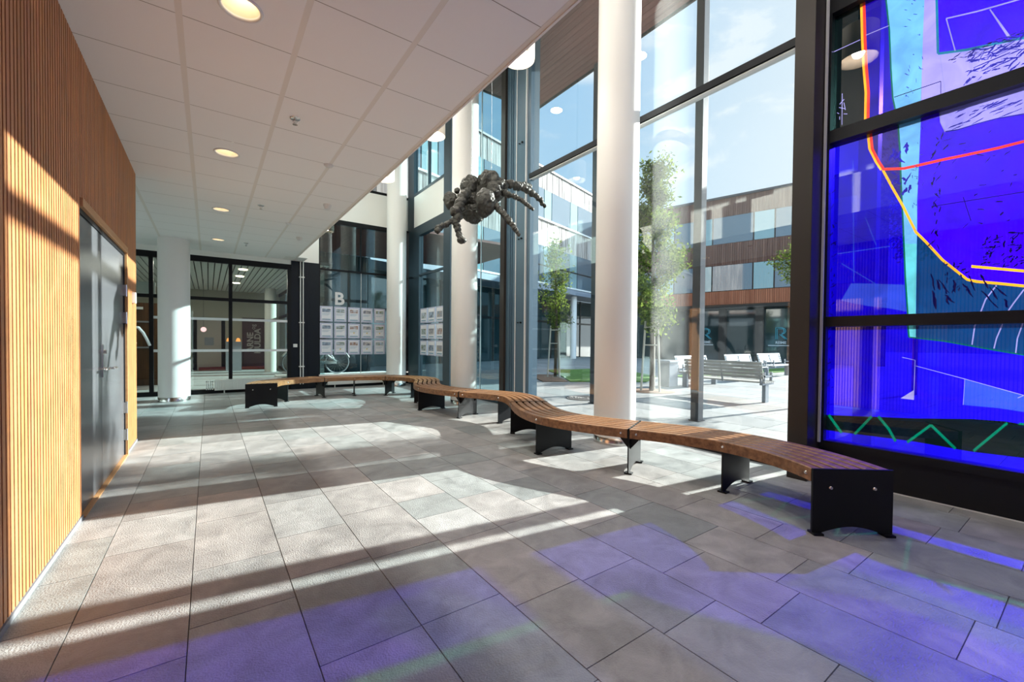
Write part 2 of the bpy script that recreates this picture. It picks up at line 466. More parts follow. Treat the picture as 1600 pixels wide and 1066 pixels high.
# ------------------------------------------------------------------ slatted timber wall with double door
DY0, DY1, DZ = 3.995, 5.885, 2.085
WY1 = 6.64
wb = MB()
rng = random.Random(3)
def wallbox(y0, y1, z0, z1):
    wb.box(-3.2, XW - 0.022, y0, y1, z0, z1, 1, (0.3, 0.2, 0.1, 1))
wallbox(-1.6, DY0 - 0.02, 0.0, HC); wallbox(DY1 + 0.02, WY1, 0.0, HC); wallbox(DY0 - 0.02, DY1 + 0.02, DZ + 0.02, HC)
wb.box(-3.2, XW - 0.12, DY0 - 0.02, DY1 + 0.02, 0, DZ + 0.02, 1, (0.3, 0.2, 0.1, 1))
y = -1.6; i = 0
while y < WY1 - 0.01:
    wd = 0.032 if i % 3 else 0.026
    k = rng.uniform(0.86, 1.10)
    t = (0.57 * k, 0.25 * k * rng.uniform(0.96, 1.04), 0.104 * k * rng.uniform(0.92, 1.06), 1)
    y1 = min(y + wd, WY1)
    z0 = 0.035
    if y1 > DY0 - 0.03 and y < DY1 + 0.05: z0 = DZ + 0.06
    wb.box(XW - 0.024, XW, y, y1, z0, HC, 0, t)
    y += wd + 0.0145; i += 1
# end face cladding (around the corner)
x = XW - 0.02
while x > -3.1:
    k = rng.uniform(0.86, 1.10)
    wb.box(x - 0.03, x, WY1, WY1 + 0.02, 0.035, HC, 0, (0.60 * k, 0.285 * k, 0.115 * k, 1)); x -= 0.042
struct('wall_left', wb, [M['slat'], M['slatback']])
bb = MB(); bb.box(XW - 0.03, XW + 0.004, -1.6, DY0 - 0.02, 0, 0.028); bb.box(XW - 0.03, XW + 0.004, DY1 + 0.05, WY1, 0, 0.028)
struct('baseboard_left', bb, M['greymetal'])

door = structE('door_1', (XW, 4.94, 0))
b = MB()
b.box(XW - 0.10, XW + 0.012, DY0 - 0.02, DY1 + 0.045, DZ + 0.005, DZ + 0.06)
b.box(XW - 0.10, XW + 0.006, DY1 + 0.012, DY1 + 0.05, 0.0, DZ + 0.005)
b.build('door_trim', M['trimwood'], door)
b = MB(); b.box(XW - 0.09, XW - 0.012, DY0 - 0.018, DY1 + 0.012, DZ - 0.03, DZ + 0.005)
b.box(XW - 0.09, XW - 0.012, DY1 - 0.022, DY1 + 0.012, 0.0, DZ - 0.03); b.box(XW - 0.09, XW - 0.012, DY0 - 0.018, DY0 + 0.0, 0.0, DZ - 0.03)
b.build('door_frame', M['frame'], door)
SPL = 4.757
for nm, a, c in (('door_leaf', DY0 + 0.002, SPL - 0.003), ('door_leaf', SPL + 0.003, DY1 - 0.026)):
    b = MB(); b.box(XW - 0.07, XW - 0.020, a, c, 0.012, DZ - 0.033)
    b.build(nm, M['doorgrey'], door, bevel=0.002)
b = MB(); b.box(XW - 0.06, XW + 0.01, DY0, DY1, 0.0, 0.010); b.build('threshold', M['trimwood'], door)
b = MB()
hy = SPL + 0.045
b.box(XW - 0.021, XW - 0.014, hy - 0.02, hy + 0.02, 0.89, 1.16)
b.build('lock_plate', M['steel'], door, bevel=0.002)
b = MB(); b.cyl((XW - 0.016, hy, 0.965), (XW + 0.045, hy, 0.965), 0.009)
b.tube([(XW + 0.045, hy - 0.002, 0.965), (XW + 0.048, hy + 0.06, 0.965), (XW + 0.046, hy + 0.14, 0.965)], 0.009)
b.build('door_handle', M['chrome'], door)
b = MB(); b.cyl((XW - 0.016, hy, 1.10), (XW + 0.006, hy, 1.10), 0.018); b.build('lock_cylinder', M['chrome'], door)
b = MB(); b.tube([(XW + 0.03, SPL - 0.05, 0.965), (XW + 0.032, SPL - 0.2, 0.965)], 0.009)
b.cyl((XW - 0.02, SPL - 0.05, 0.965), (XW + 0.03, SPL - 0.05, 0.965), 0.009); b.build('door_handle', M['chrome'], door)
for z in (0.22, 0.50, 1.42, 1.70):
    b = MB(); b.cyl((XW + 0.0, DY1 - 0.018, z - 0.06), (XW + 0.0, DY1 - 0.018, z + 0.06), 0.011, n=10)
    b.box(XW - 0.02, XW - 0.001, DY1 - 0.045, DY1 + 0.01, z - 0.055, z + 0.055)
    b.build('hinge', M['steel'], door)
b = MB(); b.box(XW - 0.002, XW + 0.03, 6.28, 6.36, 1.60, 1.72)
o = b.build('thermostat', M['plastic'], bevel=0.004); tag(o, 'small white thermostat box on the end of the slatted wood wall', 'thermostat')


# ------------------------------------------------------------------ low ceiling (mineral tiles in a bar grid)
PY_, PX_ = 0.5858, 0.6088
XT, YT = -0.1556, 3.792
XEDGE = 1.685
LAMPS = [(0.155, 2.935 + 2.352 * k) for k in (-1, 0, 1, 2, 3)]
cb = MB()
def ring_tile(x0, x1, y0, y1, cx, cy, r):
    n = 32; outer = []; inner = []
    for i in range(n):
        t = 2 * PI * (i + 0.5) / n; dx, dy = math.cos(t), math.sin(t)
        k = min(((x1 - cx) / dx if dx > 0 else (x0 - cx) / dx), ((y1 - cy) / dy if dy > 0 else (y0 - cy) / dy))
        outer.append((cx + dx * k, cy + dy * k, HC)); inner.append((cx + dx * r, cy + dy * r, HC))
    # square corners
    v = outer + inner
    fs = [(i, n + i, n + (i + 1) % n, (i + 1) % n) for i in range(n)]
    cb.add(v, fs, 0)
    for (X, Y) in ((x0, y0), (x1, y0), (x1, y1), (x0, y1)):
        ang = math.atan2(Y - cy, X - cx) % (2 * PI)
        i = int(ang / (2 * PI) * n - 0.5) % n
        cb.add([outer[i], outer[(i + 1) % n], (X, Y, HC)], [(0, 1, 2)], 0)
for ix in range(-6, 4):
    x0 = XT + ix * PX_ + 0.034; x1 = XT + (ix + 1) * PX_
    if ix == 3: break
    if x1 > XEDGE - 0.02: x1 = XEDGE - 0.015
    for iy in range(-9, 14):
        y0 = YT + iy * PY_ + 0.0025; y1 = YT + (iy + 1) * PY_ - 0.0025
        y1 = min(y1, YE)
        if y1 - y0 < 0.05: continue
        if x1 < XW - 0.05 and y1 < WY1: continue
        if (x0 < XW < x1) and y1 < WY1: x0_ = XW - 0.02
        else: x0_ = x0
        hit = [l for l in LAMPS if x0 < l[0] < x1 and y0 < l[1] < y1]
        if hit:
            lx, ly = hit[0]
            ring_tile(x0_, x1, y0, y1, lx, ly, 0.098)
        else:
            cb.add([(x0_, y0, HC), (x0_, y1, HC), (x1, y1, HC), (x1, y0, HC)], [(0, 1, 2, 3)], 0)
for ix in range(-6, 4):
    xb = XT + ix * PX_
    ya = -1.6 if xb > XW else WY1
    if ix < 3: cb.box(xb, xb + 0.034, ya, YE, HC + 0.0006, HC + 0.02, 1)
for iy in range(-9, 15):
    yb = YT + iy * PY_
    if yb > YE: continue
    xa = XW - 0.02 if yb < WY1 else -3.9
    cb.box(xa, XEDGE - 0.01, yb - 0.006, yb + 0.006, HC + 0.0015, HC + 0.02, 2)
cb.box(XEDGE - 0.016, XEDGE, -1.6, YE, HC - 0.012, HC + 0.55, 1)
cb.box(XEDGE - 0.045, XEDGE - 0.014, -1.6, YE, HC - 0.002, HC + 0.02, 1)
cb.box(-3.9, XEDGE - 0.016, -1.6, YE, HC + 0.30, HC + 0.5, 2)
struct('ceiling', cb, [M['tile'], M['tbar'], M['tileback']])
# wall above the edge of the low ceiling, high ceiling, hidden side wall
ub = MB(); ub.box(0.30, 0.50, -1.6, YE, HC + 0.5, HU); struct('wall_upper', ub, M['white'])
ub = MB(); ub.box(0.30, XF + 0.1, -1.6, YE + 0.2, HU, HU + 0.25); struct('ceiling_high', ub, M['white'])
ub = MB(); ub.box(-4.3, -3.9, WY1, YE + 0.1, 0, HC + 0.3); struct('wall_far_left', ub, M['white'])
ub = MB(); ub.box(-3.2, XF + 0.1, -1.75, -1.6, 0, HU); struct('wall_behind', ub, M['white'])

# recessed downlights
def downlight(x, y, label):
    t = thing('recessed_downlight', (x, y, HC), label, 'ceiling light', 'recessed downlights in the tiled ceiling')
    b = MB(); b.lathe((x, y, HC), [(0.096, 0.004), (0.112, 0.001), (0.114, -0.004), (0.110, -0.008), (0.100, -0.008), (0.094, 0.0), (0.094, 0.012)], 40)
    b.build('trim_ring', M['plastic'], t)
    b = MB(); b.lathe((x, y, HC), [(0.096, 0.0), (0.088, 0.04), (0.066, 0.10), (0.062, 0.13)], 40); b.build('reflector', M['lampcone'], t)
    b = MB(); b.cyl((x, y, HC + 0.098), (x, y, HC + 0.112), 0.066, n=32); b.build('lamp', M['lampglow'], t)
    return t
def lamp_or_fill(x, y, z, power, size, spread=180):
    l = bpy.data.lights.new('lamp_or_fill', 'AREA'); l.shape = 'DISK'; l.size = size; l.energy = power; l.color = (1.0, 0.94, 0.86); l.spread = R(spread)
    o = bpy.data.objects.new('lamp_or_fill', l); col.objects.link(o); o.location = (x, y, z); return o
names = ['nearest the camera and largest in view', 'second along the row from the camera', 'third along the row from the camera', 'farthest along the row, near the white column']
for k, (x, y) in enumerate(LAMPS[1:]):
    downlight(x, y, 'round recessed ceiling downlight, ' + names[k])

# sprinklers and detectors
def sprinkler(x, y, label):
    t = thing('ceiling_sprinkler', (x, y, HC), label, 'sprinkler', 'sprinkler heads')
    b = MB(); b.lathe((x, y, HC), [(0.001, -0.006), (0.04, -0.005), (0.042, 0.0)], 20); b.build('rosette', M['chrome'], t)
    b = MB(); b.cyl((x, y, HC - 0.05), (x, y, HC - 0.004), 0.006, n=8)
    b.tube([(x - 0.014, y, HC - 0.012), (x - 0.016, y, HC - 0.03), (x, y, HC - 0.045)], 0.003, 6); b.tube([(x + 0.014, y, HC - 0.012), (x + 0.016, y, HC - 0.03), (x, y, HC - 0.045)], 0.003, 6)
    b.cyl((x, y, HC - 0.054), (x, y, HC - 0.051), 0.020, n=14); b.build('nozzle', M['chrome'], t)
sprinkler(0.61, 4.11, 'chrome sprinkler head on the ceiling, nearest of the three')
sprinkler(0.61, 7.06, 'chrome sprinkler head on the ceiling, middle of the three')
sprinkler(0.61, 10.02, 'chrome sprinkler head on the ceiling, farthest and smallest of the three')
def detector(x, y, label, r=0.05, h=0.045, dark=False):
    t = thing('smoke_detector', (x, y, HC), label, 'detector')
    b = MB(); b.lathe((x, y, HC), [(r, 0), (r, -h * 0.35), (r * 0.75, -h * 0.55), (r * 0.7, -h), (0.001, -h * 1.08)], 24); b.build('housing', M['plastic'], t)
    b = MB(); b.lathe((x, y, HC), [(r * 0.745, -h * 0.58), (r * 0.72, -h * 0.78)], 24); b.build('vent_band', M['iron'], t)
detector(1.07, 4.98, 'flat white ceiling detector beside a bar, nearest to the camera', 0.05, 0.02)
detector(1.37, 6.45, 'white domed smoke detector with dark vents near the ceiling edge', 0.055, 0.06)
detector(1.39, 8.85, 'plain white smoke detector, farthest along the ceiling edge', 0.055, 0.05)
detector(1.07, 7.87, 'flat white sensor disc on the ceiling bar joint far down', 0.045, 0.02)

# drum pendants under the high ceiling
def pendant(x, y, label):
    l = bpy.data.lights.new('pendant_light', 'POINT'); l.energy = PENDW; l.shadow_soft_size = 0.06; l.color = (1.0, 0.94, 0.86)
    o = bpy.data.objects.new('pendant_light', l); col.objects.link(o); o.location = (x, y, 4.64)
    t = thing('drum_pendant', (x, y, HU), label, 'pendant lamp', 'drum pendants in the high hall')
    zb = 4.555; r = 0.19
    b = MB(); b.lathe((x, y, zb), [(r, 0), (r, 0.36), (r - 0.006, 0.36), (r - 0.006, 0.0), (r, 0)], 40)
    b.build('shade', M['pendant'], t)
    b = MB(); b.lathe((x, y, zb), [(0.0005, 0.10), (0.03, 0.11), (0.045, 0.15), (0.03, 0.20), (0.015, 0.24), (0.001, 0.25)], 20); b.build('bulb', M['lampglow'], t)
    b = MB(); b.cyl((x, y, zb + 0.24), (x, y, HU), 0.006, n=8); b.box(x - r + 0.004, x + r - 0.004, y - 0.004, y + 0.004, zb + 0.30, zb + 0.31); b.build('cord', M['black'], t)
M['pendant'] = plain('pendant_shade', (0.78, 0.66, 0.52, 1), 0.6)
for k, y in enumerate((1.78, 4.13, 6.48, 8.83)):
    pendant(3.0, y, ['pale drum pendant lamp mirrored in the teal top corner of the art glass', 'drum pendant lamp peeking past the ceiling edge, largest and nearest of three', 'drum pendant lamp peeking past the ceiling edge, middle of three', 'drum pendant lamp peeking past the ceiling edge, smallest and farthest of three'][k])

for yy in (0.55, 2.9, 5.25, 7.6, 9.5):       # added fill lights under the high ceiling, without fixtures
    lamp_or_fill(2.6, yy, HU - 0.01, HIGHW, 0.25, 150)
# ------------------------------------------------------------------ columns
def column(x, y, h, label, r=0.25):
    t = thing('round_column', (x, y, 0), label, 'column', 'white round columns')
    b = MB(); b.lathe((x, y, 0), [(r, 0.085), (r, h)], 64); b.build('shaft', M['column'], t)
    b = MB(); b.lathe((x, y, 0), [(r + 0.002, 0.0), (r + 0.002, 0.084), (r, 0.086)], 64); b.build('base_ring', M['steel'], t)
column(4.06, 3.517, HU, 'tall white round column nearest, behind the bench joint')
column(4.03, 7.265, HU, 'tall white round column behind the hanging bronze sculpture')
column(4.05, 10.98, HU, 'white round column in the far glazed corner')
column(-0.543, 10.52, HC, 'short white column under the low ceiling by the entrance glazing')

# ------------------------------------------------------------------ serpentine bench
def spline(P, n=16):
    """natural cubic through 2-D points, uniform parameter"""
    P = np.array(P, float); m = len(P); A = np.zeros((m, m)); B = np.zeros((m, 2))
    A[0, 0] = 1; B[0] = (0.60, 0.765); A[-1, -1] = 1; B[-1] = (-0.07, -0.80)
    for i in range(1, m - 1):
        A[i, i - 1] = 1; A[i, i] = 4; A[i, i + 1] = 1; B[i] = 3 * (P[i + 1] - P[i - 1])
    D = np.linalg.solve(A, B)
    def ev(u):
        i = min(int(u), m - 2); t = u - i
        a = P[i]; b = D[i]; c = 3 * (P[i + 1] - P[i]) - 2 * D[i] - D[i + 1]; d = 2 * (P[i] - P[i + 1]) + D[i] + D[i + 1]
        p = a + b * t + c * t * t + d * t ** 3; q = b + 2 * c * t + 3 * d * t * t
        q = q / np.hypot(*q)
        return p, q
    return ev
BP = [(3.350, 0.945), (3.640, 1.82), (3.365, 2.66), (3.112, 3.55), (3.455, 4.45), (3.722, 5.24), (3.405, 6.00), (3.205, 6.93), (3.475, 7.73), (3.715, 8.55), (3.31, 9.36), (2.62, 9.69), (1.93, 9.72), (1.10, 9.42), (0.765, 8.74)]
ev = spline(BP)
HS, TS, WB = 0.418, 0.085, 0.49
bench = thing('serpentine_bench', (3.34, 4.0, 0), 'long winding bench of brown wood slats on black steel legs', 'bench')
def frame_at(u):
    p, q = ev(u); return Vector((p[0], p[1], 0)), Vector((q[0], q[1], 0)), Vector((-q[1], q[0], 0))
SLW = 0.0632; SLG = (WB - 6 * SLW) / 5
for k in range(7):
    b = MB(); N = 22
    for s in range(6):
        o0 = -WB / 2 + s * (SLW + SLG); o1 = o0 + SLW
        rings = []
        for i in range(N + 1):
            u = 2 * k + 2 * i / N
            if i == 0: u += 0.012
            if i == N: u -= 0.012
            p, t, n = frame_at(u); e_ = 0.006
            prof = [(o0 + e_, HS), (o1 - e_, HS), (o1, HS - e_), (o1, HS - TS), (o0, HS - TS), (o0, HS - e_)]
            rings.append([p + n * a + Vector((0, 0, z)) for a, z in prof])
        v = [q for r in rings for q in r]; f = []
        for i in range(N):
            for j in range(6):
                f.append((i * 6 + j, i * 6 + (j + 1) % 6, (i + 1) * 6 + (j + 1) % 6, (i + 1) * 6 + j))
        f.append(tuple(range(6))); f.append(tuple(range(N * 6, N * 6 + 6)))
        b.add(v, f)
    b.build('seat', M['teak'], bench)
def leg(u, kind):
    p, t, n = frame_at(u)
    top = HS + 0.003 if kind != 'mid' else HS - TS
    th = 0.012 if kind != 'end' else 0.016
    sgn = 1
    if kind == 'end': p = p + t * (-0.008 if u < 1 else 0.008)
    hw = WB / 2 + (0.003 if kind == 'end' else 0)
    zz = Vector((0, 0, 1))
    b = MB()
    # plate with arched foot
    poly = [(-hw, 0.012), (-hw + 0.055, 0.012)]
    for i in range(1, 12):
        a = i / 12; poly.append((-hw + 0.055 + (2 * hw - 0.11) * a, 0.012 + 0.042 * math.sin(PI * a)))
    poly += [(hw - 0.055, 0.012), (hw, 0.012), (hw, top), (-hw, top)]
    b.prism([p + n * a + zz * z - t * th / 2 for a, z in poly], t * th)
    for sg in (-1, 1):
        c = p + n * (sg * (hw - 0.028)); b.obox(c - n * 0.03 - t * 0.035, n * 0.06, t * 0.07, zz * 0.013)
    if kind == 'joint':
        for sg in (-1, 1):
            for off in (-hw + 0.055, hw - 0.055):
                c = p + n * off
                b.prism([c + zz * (HS - TS), c + t * (sg * 0.10) + zz * (HS - TS), c + t * (sg * 0.006) + zz * (HS - TS - 0.11)], n * 0.006)
    elif kind == 'mid':
        b.obox(p - n * (hw - 0.02) - t * 0.03 + zz * (top - 0.006), n * (2 * hw - 0.04), t * 0.06, zz * 0.006)
    else:
        b.obox(p - n * (hw - 0.02) + t * (0.0 if u < 1 else -0.06) + zz * (HS - TS - 0.006), n * (2 * hw - 0.04), t * 0.06, zz * 0.006)
    L = b.build('leg', M['black'], bench)
    # round-headed bolts
    def bolt(c, d, r=0.011, m=M['steel']):
        bb = MB(); bb.cyl(c, Vector(c) + d * 0.006, r, r * 0.7, 14); o = bb.build('bolt', m, bench)
        o.parent = L; return o
    if kind == 'end':
        d = -t if u < 1 else t
        for off in (-0.135, 0.135): bolt(p + n * off + zz * (0.30 if u < 1 else 0.315) + d * th / 2, d, 0.012)
    if kind == 'mid':
        for off in (-hw + 0.055,): bolt(p + n * off + zz * (HS - TS - 0.035) - t * th / 2, -t, 0.010)
    # bolts through the edge slat
    for sg in ((-1, 1) if kind == 'joint' else ((1,) if (u < 1 or kind == 'mid') else (-1,))):
        uu = u + sg * (0.075 if kind != 'mid' else 0.0)
        for side in (1, -1):
            q, t2, n2 = frame_at(uu); bolt(q + n2 * (side * WB / 2) + zz * (HS - TS * 0.5), n2 * side, 0.012)
leg(0, 'end'); leg(14, 'end')
for u in range(1, 14): leg(u, 'mid' if u % 2 else 'joint')

# ------------------------------------------------------------------ hanging bronze sculpture
spider = thing('hanging_sculpture', (3.05, 5.2, 3.2), 'lumpy dark bronze spider-like sculpture hanging by wires before the glass', 'sculpture')
def lump(bm, c, r, seed, sub=4, amp=0.28, sq=(1, 1, 1)):
    o = bmesh.ops.create_icosphere(bm, subdivisions=sub, radius=1.0)
    for v in o['verts']:
        d = v.co.normalized(); q = d * 1.6 + Vector((seed * 3.1, seed * 1.7, -seed))
        k = 1 + 0.8 * amp * noise.noise(q) + amp * 0.55 * (0.5 - abs(noise.noise(q * 2.4))) + amp * 0.3 * (0.4 - abs(noise.noise(q * 5.5)))
        v.co = Vector((c[0] + d.x * r * k * sq[0], c[1] + d.y * r * k * sq[1], c[2] + d.z * r * k * sq[2]))
def bm_obj(name, bm, mat, parent):
    for f in bm.faces: f.smooth = True
    me = bpy.data.meshes.new(name); bm.to_mesh(me); bm.free(); me.materials.append(mat)
    o = bpy.data.objects.new(name, me); col.objects.link(o); o.parent = parent
    o.matrix_parent_inverse = Matrix.Translation(-parent.location); return o
bm = bmesh.new()
BL = [((3.069, 5.35, 3.43), .135, (1, 1, 1.05)), ((3.255, 5.16, 3.47), .15, (1, 1, 1.08)), ((3.055, 4.93, 3.085), .145, (.92, .9, 1.18)),
      ((3.03, 5.25, 3.01), .14, (1.1, 1, .85)), ((2.775, 5.42, 3.19), .10, (.95, .95, 1.15)), ((3.08, 5.33, 3.21), .13, (1.1, 1, 1)),
      ((3.265, 5.05, 3.30), .12, (1, 1, 1.1)), ((2.855, 5.38, 3.33), .04, (1, 1, 1)), ((3.35, 5.03, 3.43), .075, (1, 1, 1)), ((3.20, 5.27, 3.33), .12, (1, 1, 1)),
      ((2.93, 5.32, 3.20), .09, (1, 1, 1))]
for i, (c, r, s) in enumerate(BL): lump(bm, c, r * 1.0, i + 1, 5, 0.30, s)
bm_obj('body', bm, M['bronze'], spider)
LEGS = [([[2.93, 5.23, 3.28], [2.9, 5.221, 3.25], [2.769, 5.126, 3.062], [2.71, 5.104, 2.92], [2.738, 5.083, 2.852]], .052, .060),
        ([[2.712, 5.10, 2.86], [2.706, 5.104, 2.783], [2.704, 5.041, 2.635], [2.713, 4.971, 2.529], [2.74, 4.93, 2.545]], .040, .036),
        ([[2.72, 5.154, 2.86], [2.575, 5.135, 2.768], [2.489, 5.134, 2.714], [2.399, 5.074, 2.624]], .024, .036),
        ([[3.31, 5.02, 3.41], [3.383, 5.004, 3.418], [3.514, 4.972, 3.452], [3.64, 4.943, 3.429], [3.776, 4.907, 3.375], [3.905, 4.875, 3.319], [4.022, 4.85, 3.201]], .062, .024),
        ([[3.48, 5.0, 3.45], [3.572, 5.054, 3.479], [3.859, 5.159, 3.577], [4.037, 5.216, 3.6]], .035, .026),
        ([[3.30, 5.0, 3.31], [3.361, 4.955, 3.301], [3.398, 4.804, 3.217], [3.461, 4.697, 3.153], [3.499, 4.607, 3.068], [3.546, 4.509, 2.978]], .036, .018),
        ([[3.13, 4.95, 3.12], [3.163, 4.908, 3.091], [3.184, 4.704, 2.911], [3.203, 4.566, 2.775], [3.217, 4.492, 2.67], [3.241, 4.412, 2.58]], .046, .022)]
rs = random.Random(21)
for li, (pts, r0, r1) in enumerate(LEGS):
    bm = bmesh.new(); P = [Vector(p) for p in pts]
    seg = [(P[i + 1] - P[i]).length for i in range(len(P) - 1)]; tot = sum(seg); d = 0.0; nb_ = 0
    while d < tot:
        s = d; i = 0
        while i < len(seg) - 1 and s > seg[i]: s -= seg[i]; i += 1
        c = P[i].lerp(P[i + 1], min(1, s / seg[i])); k = d / tot
        nb_ += 1; r = (r0 + (r1 - r0) * k) * (1.18 if nb_ % 2 else 0.84) * rs.uniform(0.88, 1.12); dv = (P[i + 1] - P[i]).normalized()
        c = c + Vector((rs.uniform(-1, 1), rs.uniform(-1, 1), rs.uniform(-1, 1))) * r * 0.25
        lump(bm, c, r, li * 50 + d * 40, 3, 0.38, (1, 1, 1)); d += max(0.022, r * 0.80)
    bm_obj('leg', bm, M['bronze'], spider)
b = MB()
for x, y, z in ((3.07, 5.35, 3.5), (3.27, 5.14, 3.55)):
    b.cyl((x, y, z), (x, y, HU), 0.0022, n=6)
    for q in range(4): b.cyl((x, y, z + 0.12 + q * 0.11), (x, y, z + 0.14 + q * 0.11), 0.006, n=8)
b.build('hanging_wire', M['wire'], spider)

# ------------------------------------------------------------------ glazed front (X = XF)
def window(name, bars, panes, framemat, glassmat, extra=()):
    t = structE(name)
    b = MB()
    for q in bars: b.box(*q)
    b.build('frame', framemat, t)
    for q in panes:
        g = MB(); g.box(*q); g.build('glass_pane', glassmat, t)
    for nm, qs, m in extra:
        e_ = MB()
        for q in qs: e_.box(*q)
        e_.build(nm, m, t)
    return t
G0, G1 = XF + 0.005, XF + 0.017
# bay beside the black post
tz0, tz1 = 4.035, 4.135
window('window_1', [(XF - 0.05, XF + 0.07, 1.695, 5.93, tz0 + 0.022, tz1), (XF - 0.02, XF + 0.06, 1.695, 5.93, -0.002, 0.03), (XF - 0.05, XF + 0.07, 1.695, 5.93, HU - 0.1, HU)],
       [(G0, G1, 1.70, 3.82, 0.03, tz0 + 0.03), (G0, G1, 3.828, 5.925, 0.03, tz0 + 0.03), (G0, G1, 1.70, 3.82, tz1 - 0.01, HU - 0.1), (G0, G1, 3.828, 5.925, tz1 - 0.01, HU - 0.1)],
       M['frame'], M['glass'], [('glazing_bead', [(XF - 0.035, XF + 0.05, 1.695, 5.93, tz0, tz0 + 0.012)], M['seal']), ('glass_edge_seal', [(XF + 0.0, XF + 0.02, 3.82, 3.828, 0.03, tz0)], M['seal'])])
# big folded steel pillar in the front
t = structE('trim_pillar', (XF, 6.33, 0))
b = MB(); b.box(XF - 0.10, XF + 0.22, 6.60, 6.735, 0, HU); b.build('edge_post', M['brownframe'], t)
b = MB(); b.box(XF - 0.05, XF + 0.20, 6.30, 6.60, 0, HU); b.box(XF - 0.065, XF - 0.04, 6.46, 6.472, 0, HU); b.box(XF - 0.065, XF - 0.04, 6.40, 6.406, 0, HU); b.build('panel', M['blueframe'], t)
b = MB(); b.box(XF - 0.05, XF + 0.20, 6.02, 6.285, 0, HU); b.build('panel', M['blueframe'], t)
b = MB(); b.box(XF - 0.062, XF + 0.1, 6.285, 6.30, 0, HU); b.box(XF - 0.062, XF + 0.1, 6.00, 6.02, 0, HU); b.build('seal', M['seal'], t)
b = MB(); b.box(XF - 0.03, XF + 0.16, 5.91, 6.00, 0, HU); b.build('side_strip', M['blueframe'], t)
for z in (1.55, 3.05, 4.75):
    b = MB(); b.cyl((XF - 0.05, 6.12, z), (XF - 0.075, 6.12, z), 0.016, n=12); b.cyl((XF - 0.05, 6.20, z), (XF - 0.075, 6.20, z), 0.012, n=12); b.build('sensor', M['black'], t)
# full-height bay between pillar and second column
window('window_2', [(XF - 0.03, XF + 0.07, 6.735, 8.87, -0.002, 0.05), (XF - 0.05, XF + 0.07, 6.735, 8.87, HU - 0.1, HU), (XF - 0.06, XF + 0.12, 8.87, 9.16, -0.002, HU)],
       [(G0, G1, 6.74, 7.60, 0.05, HU - 0.1), (G0, G1, 7.61, 8.86, 0.05, HU - 0.1)], M['navyframe'], M['glassdark'],
       [('glass_edge_seal', [(XF - 0.004, XF + 0.02, 7.60, 7.61, 0.05, HU - 0.1)], M['seal'])])
# bay with the white spandrel
window('window_3', [(XF - 0.05, XF + 0.07, 9.16, 9.24, -0.002, HU), (XF - 0.05, XF + 0.07, 10.68, 11.40, -0.002, 4.26), (XF - 0.05, XF + 0.07, 11.05, 11.47, 4.26, HU),
                    (XF - 0.05, XF + 0.07, 9.24, 10.68, 4.0, 4.26), (XF - 0.05, XF + 0.07, 9.24, 11.05, 5.10, 5.17), (XF - 0.035, XF + 0.05, 9.24, 10.68, 2.93, 2.975),
                    (XF - 0.05, XF + 0.07, 9.24, 10.68, -0.002, 0.25), (XF - 0.03, XF + 0.05, 10.15, 10.2, 5.17, HU - 0.1)],
       [(G0, G1, 9.24, 10.68, 0.25, 2.94), (G0, G1, 9.24, 10.68, 2.97, 4.0), (G0, G1, 9.24, 11.05, 5.17, HU - 0.1)], M['navyframe'], M['glassdark'],
       [('spandrel_panel', [(XF - 0.04, XF + 0.06, 9.24, 11.10, 4.26, 5.10)], M['white'])])

# black corner post next to the art glass
t = structE('trim_post', (4.45, 1.62, 0))
b = MB(); b.box(4.30, XF + 0.03, 1.535, 1.695, 0.0, HU); b.build('post', M['brownframe'], t, bevel=0.004)
b = MB(); b.box(4.505, 4.522, 1.508, 1.528, 0.33, HU); b.build('light_seam', M['seal'], t)

# ------------------------------------------------------------------ the art glass wall
art = thing('art_glass_wall', (XF, 0.3, 0), 'large blue art glass window with a cyan band and red and yellow lines', 'stained glass')
YA0, YA1 = -1.45, 1.50      # glazed extent along the front
ZR = [(0.345, 1.375), (1.465, 3.02), (3.13, 4.17), (4.30, HU - 0.15)]
b = MB()
b.box(XF - 0.04, XF + 0.08, YA0 - 0.05, 1.535, -0.002, 0.28)
b.box(XF - 0.055, XF + 0.08, YA0 - 0.05, 1.535, 0.28, 0.345)
b.box(XF - 0.055, XF + 0.08, 1.495, 1.535, 0.345, HU); b.box(XF - 0.055, XF + 0.08, YA0 - 0.05, YA0, 0.345, HU)
for (a, c) in ((1.375, 1.465), (3.02, 3.13), (4.17, 4.30), (HU - 0.15, HU)): b.box(XF - 0.06, XF + 0.08, YA0, 1.495, a, c)
b.build('frame', M['frame'], art)
b = MB(); b.box(XF - 0.046, XF + 0.0, YA0, 1.53, 0.0, 0.009); b.build('floor_trim', M['seal'], art)

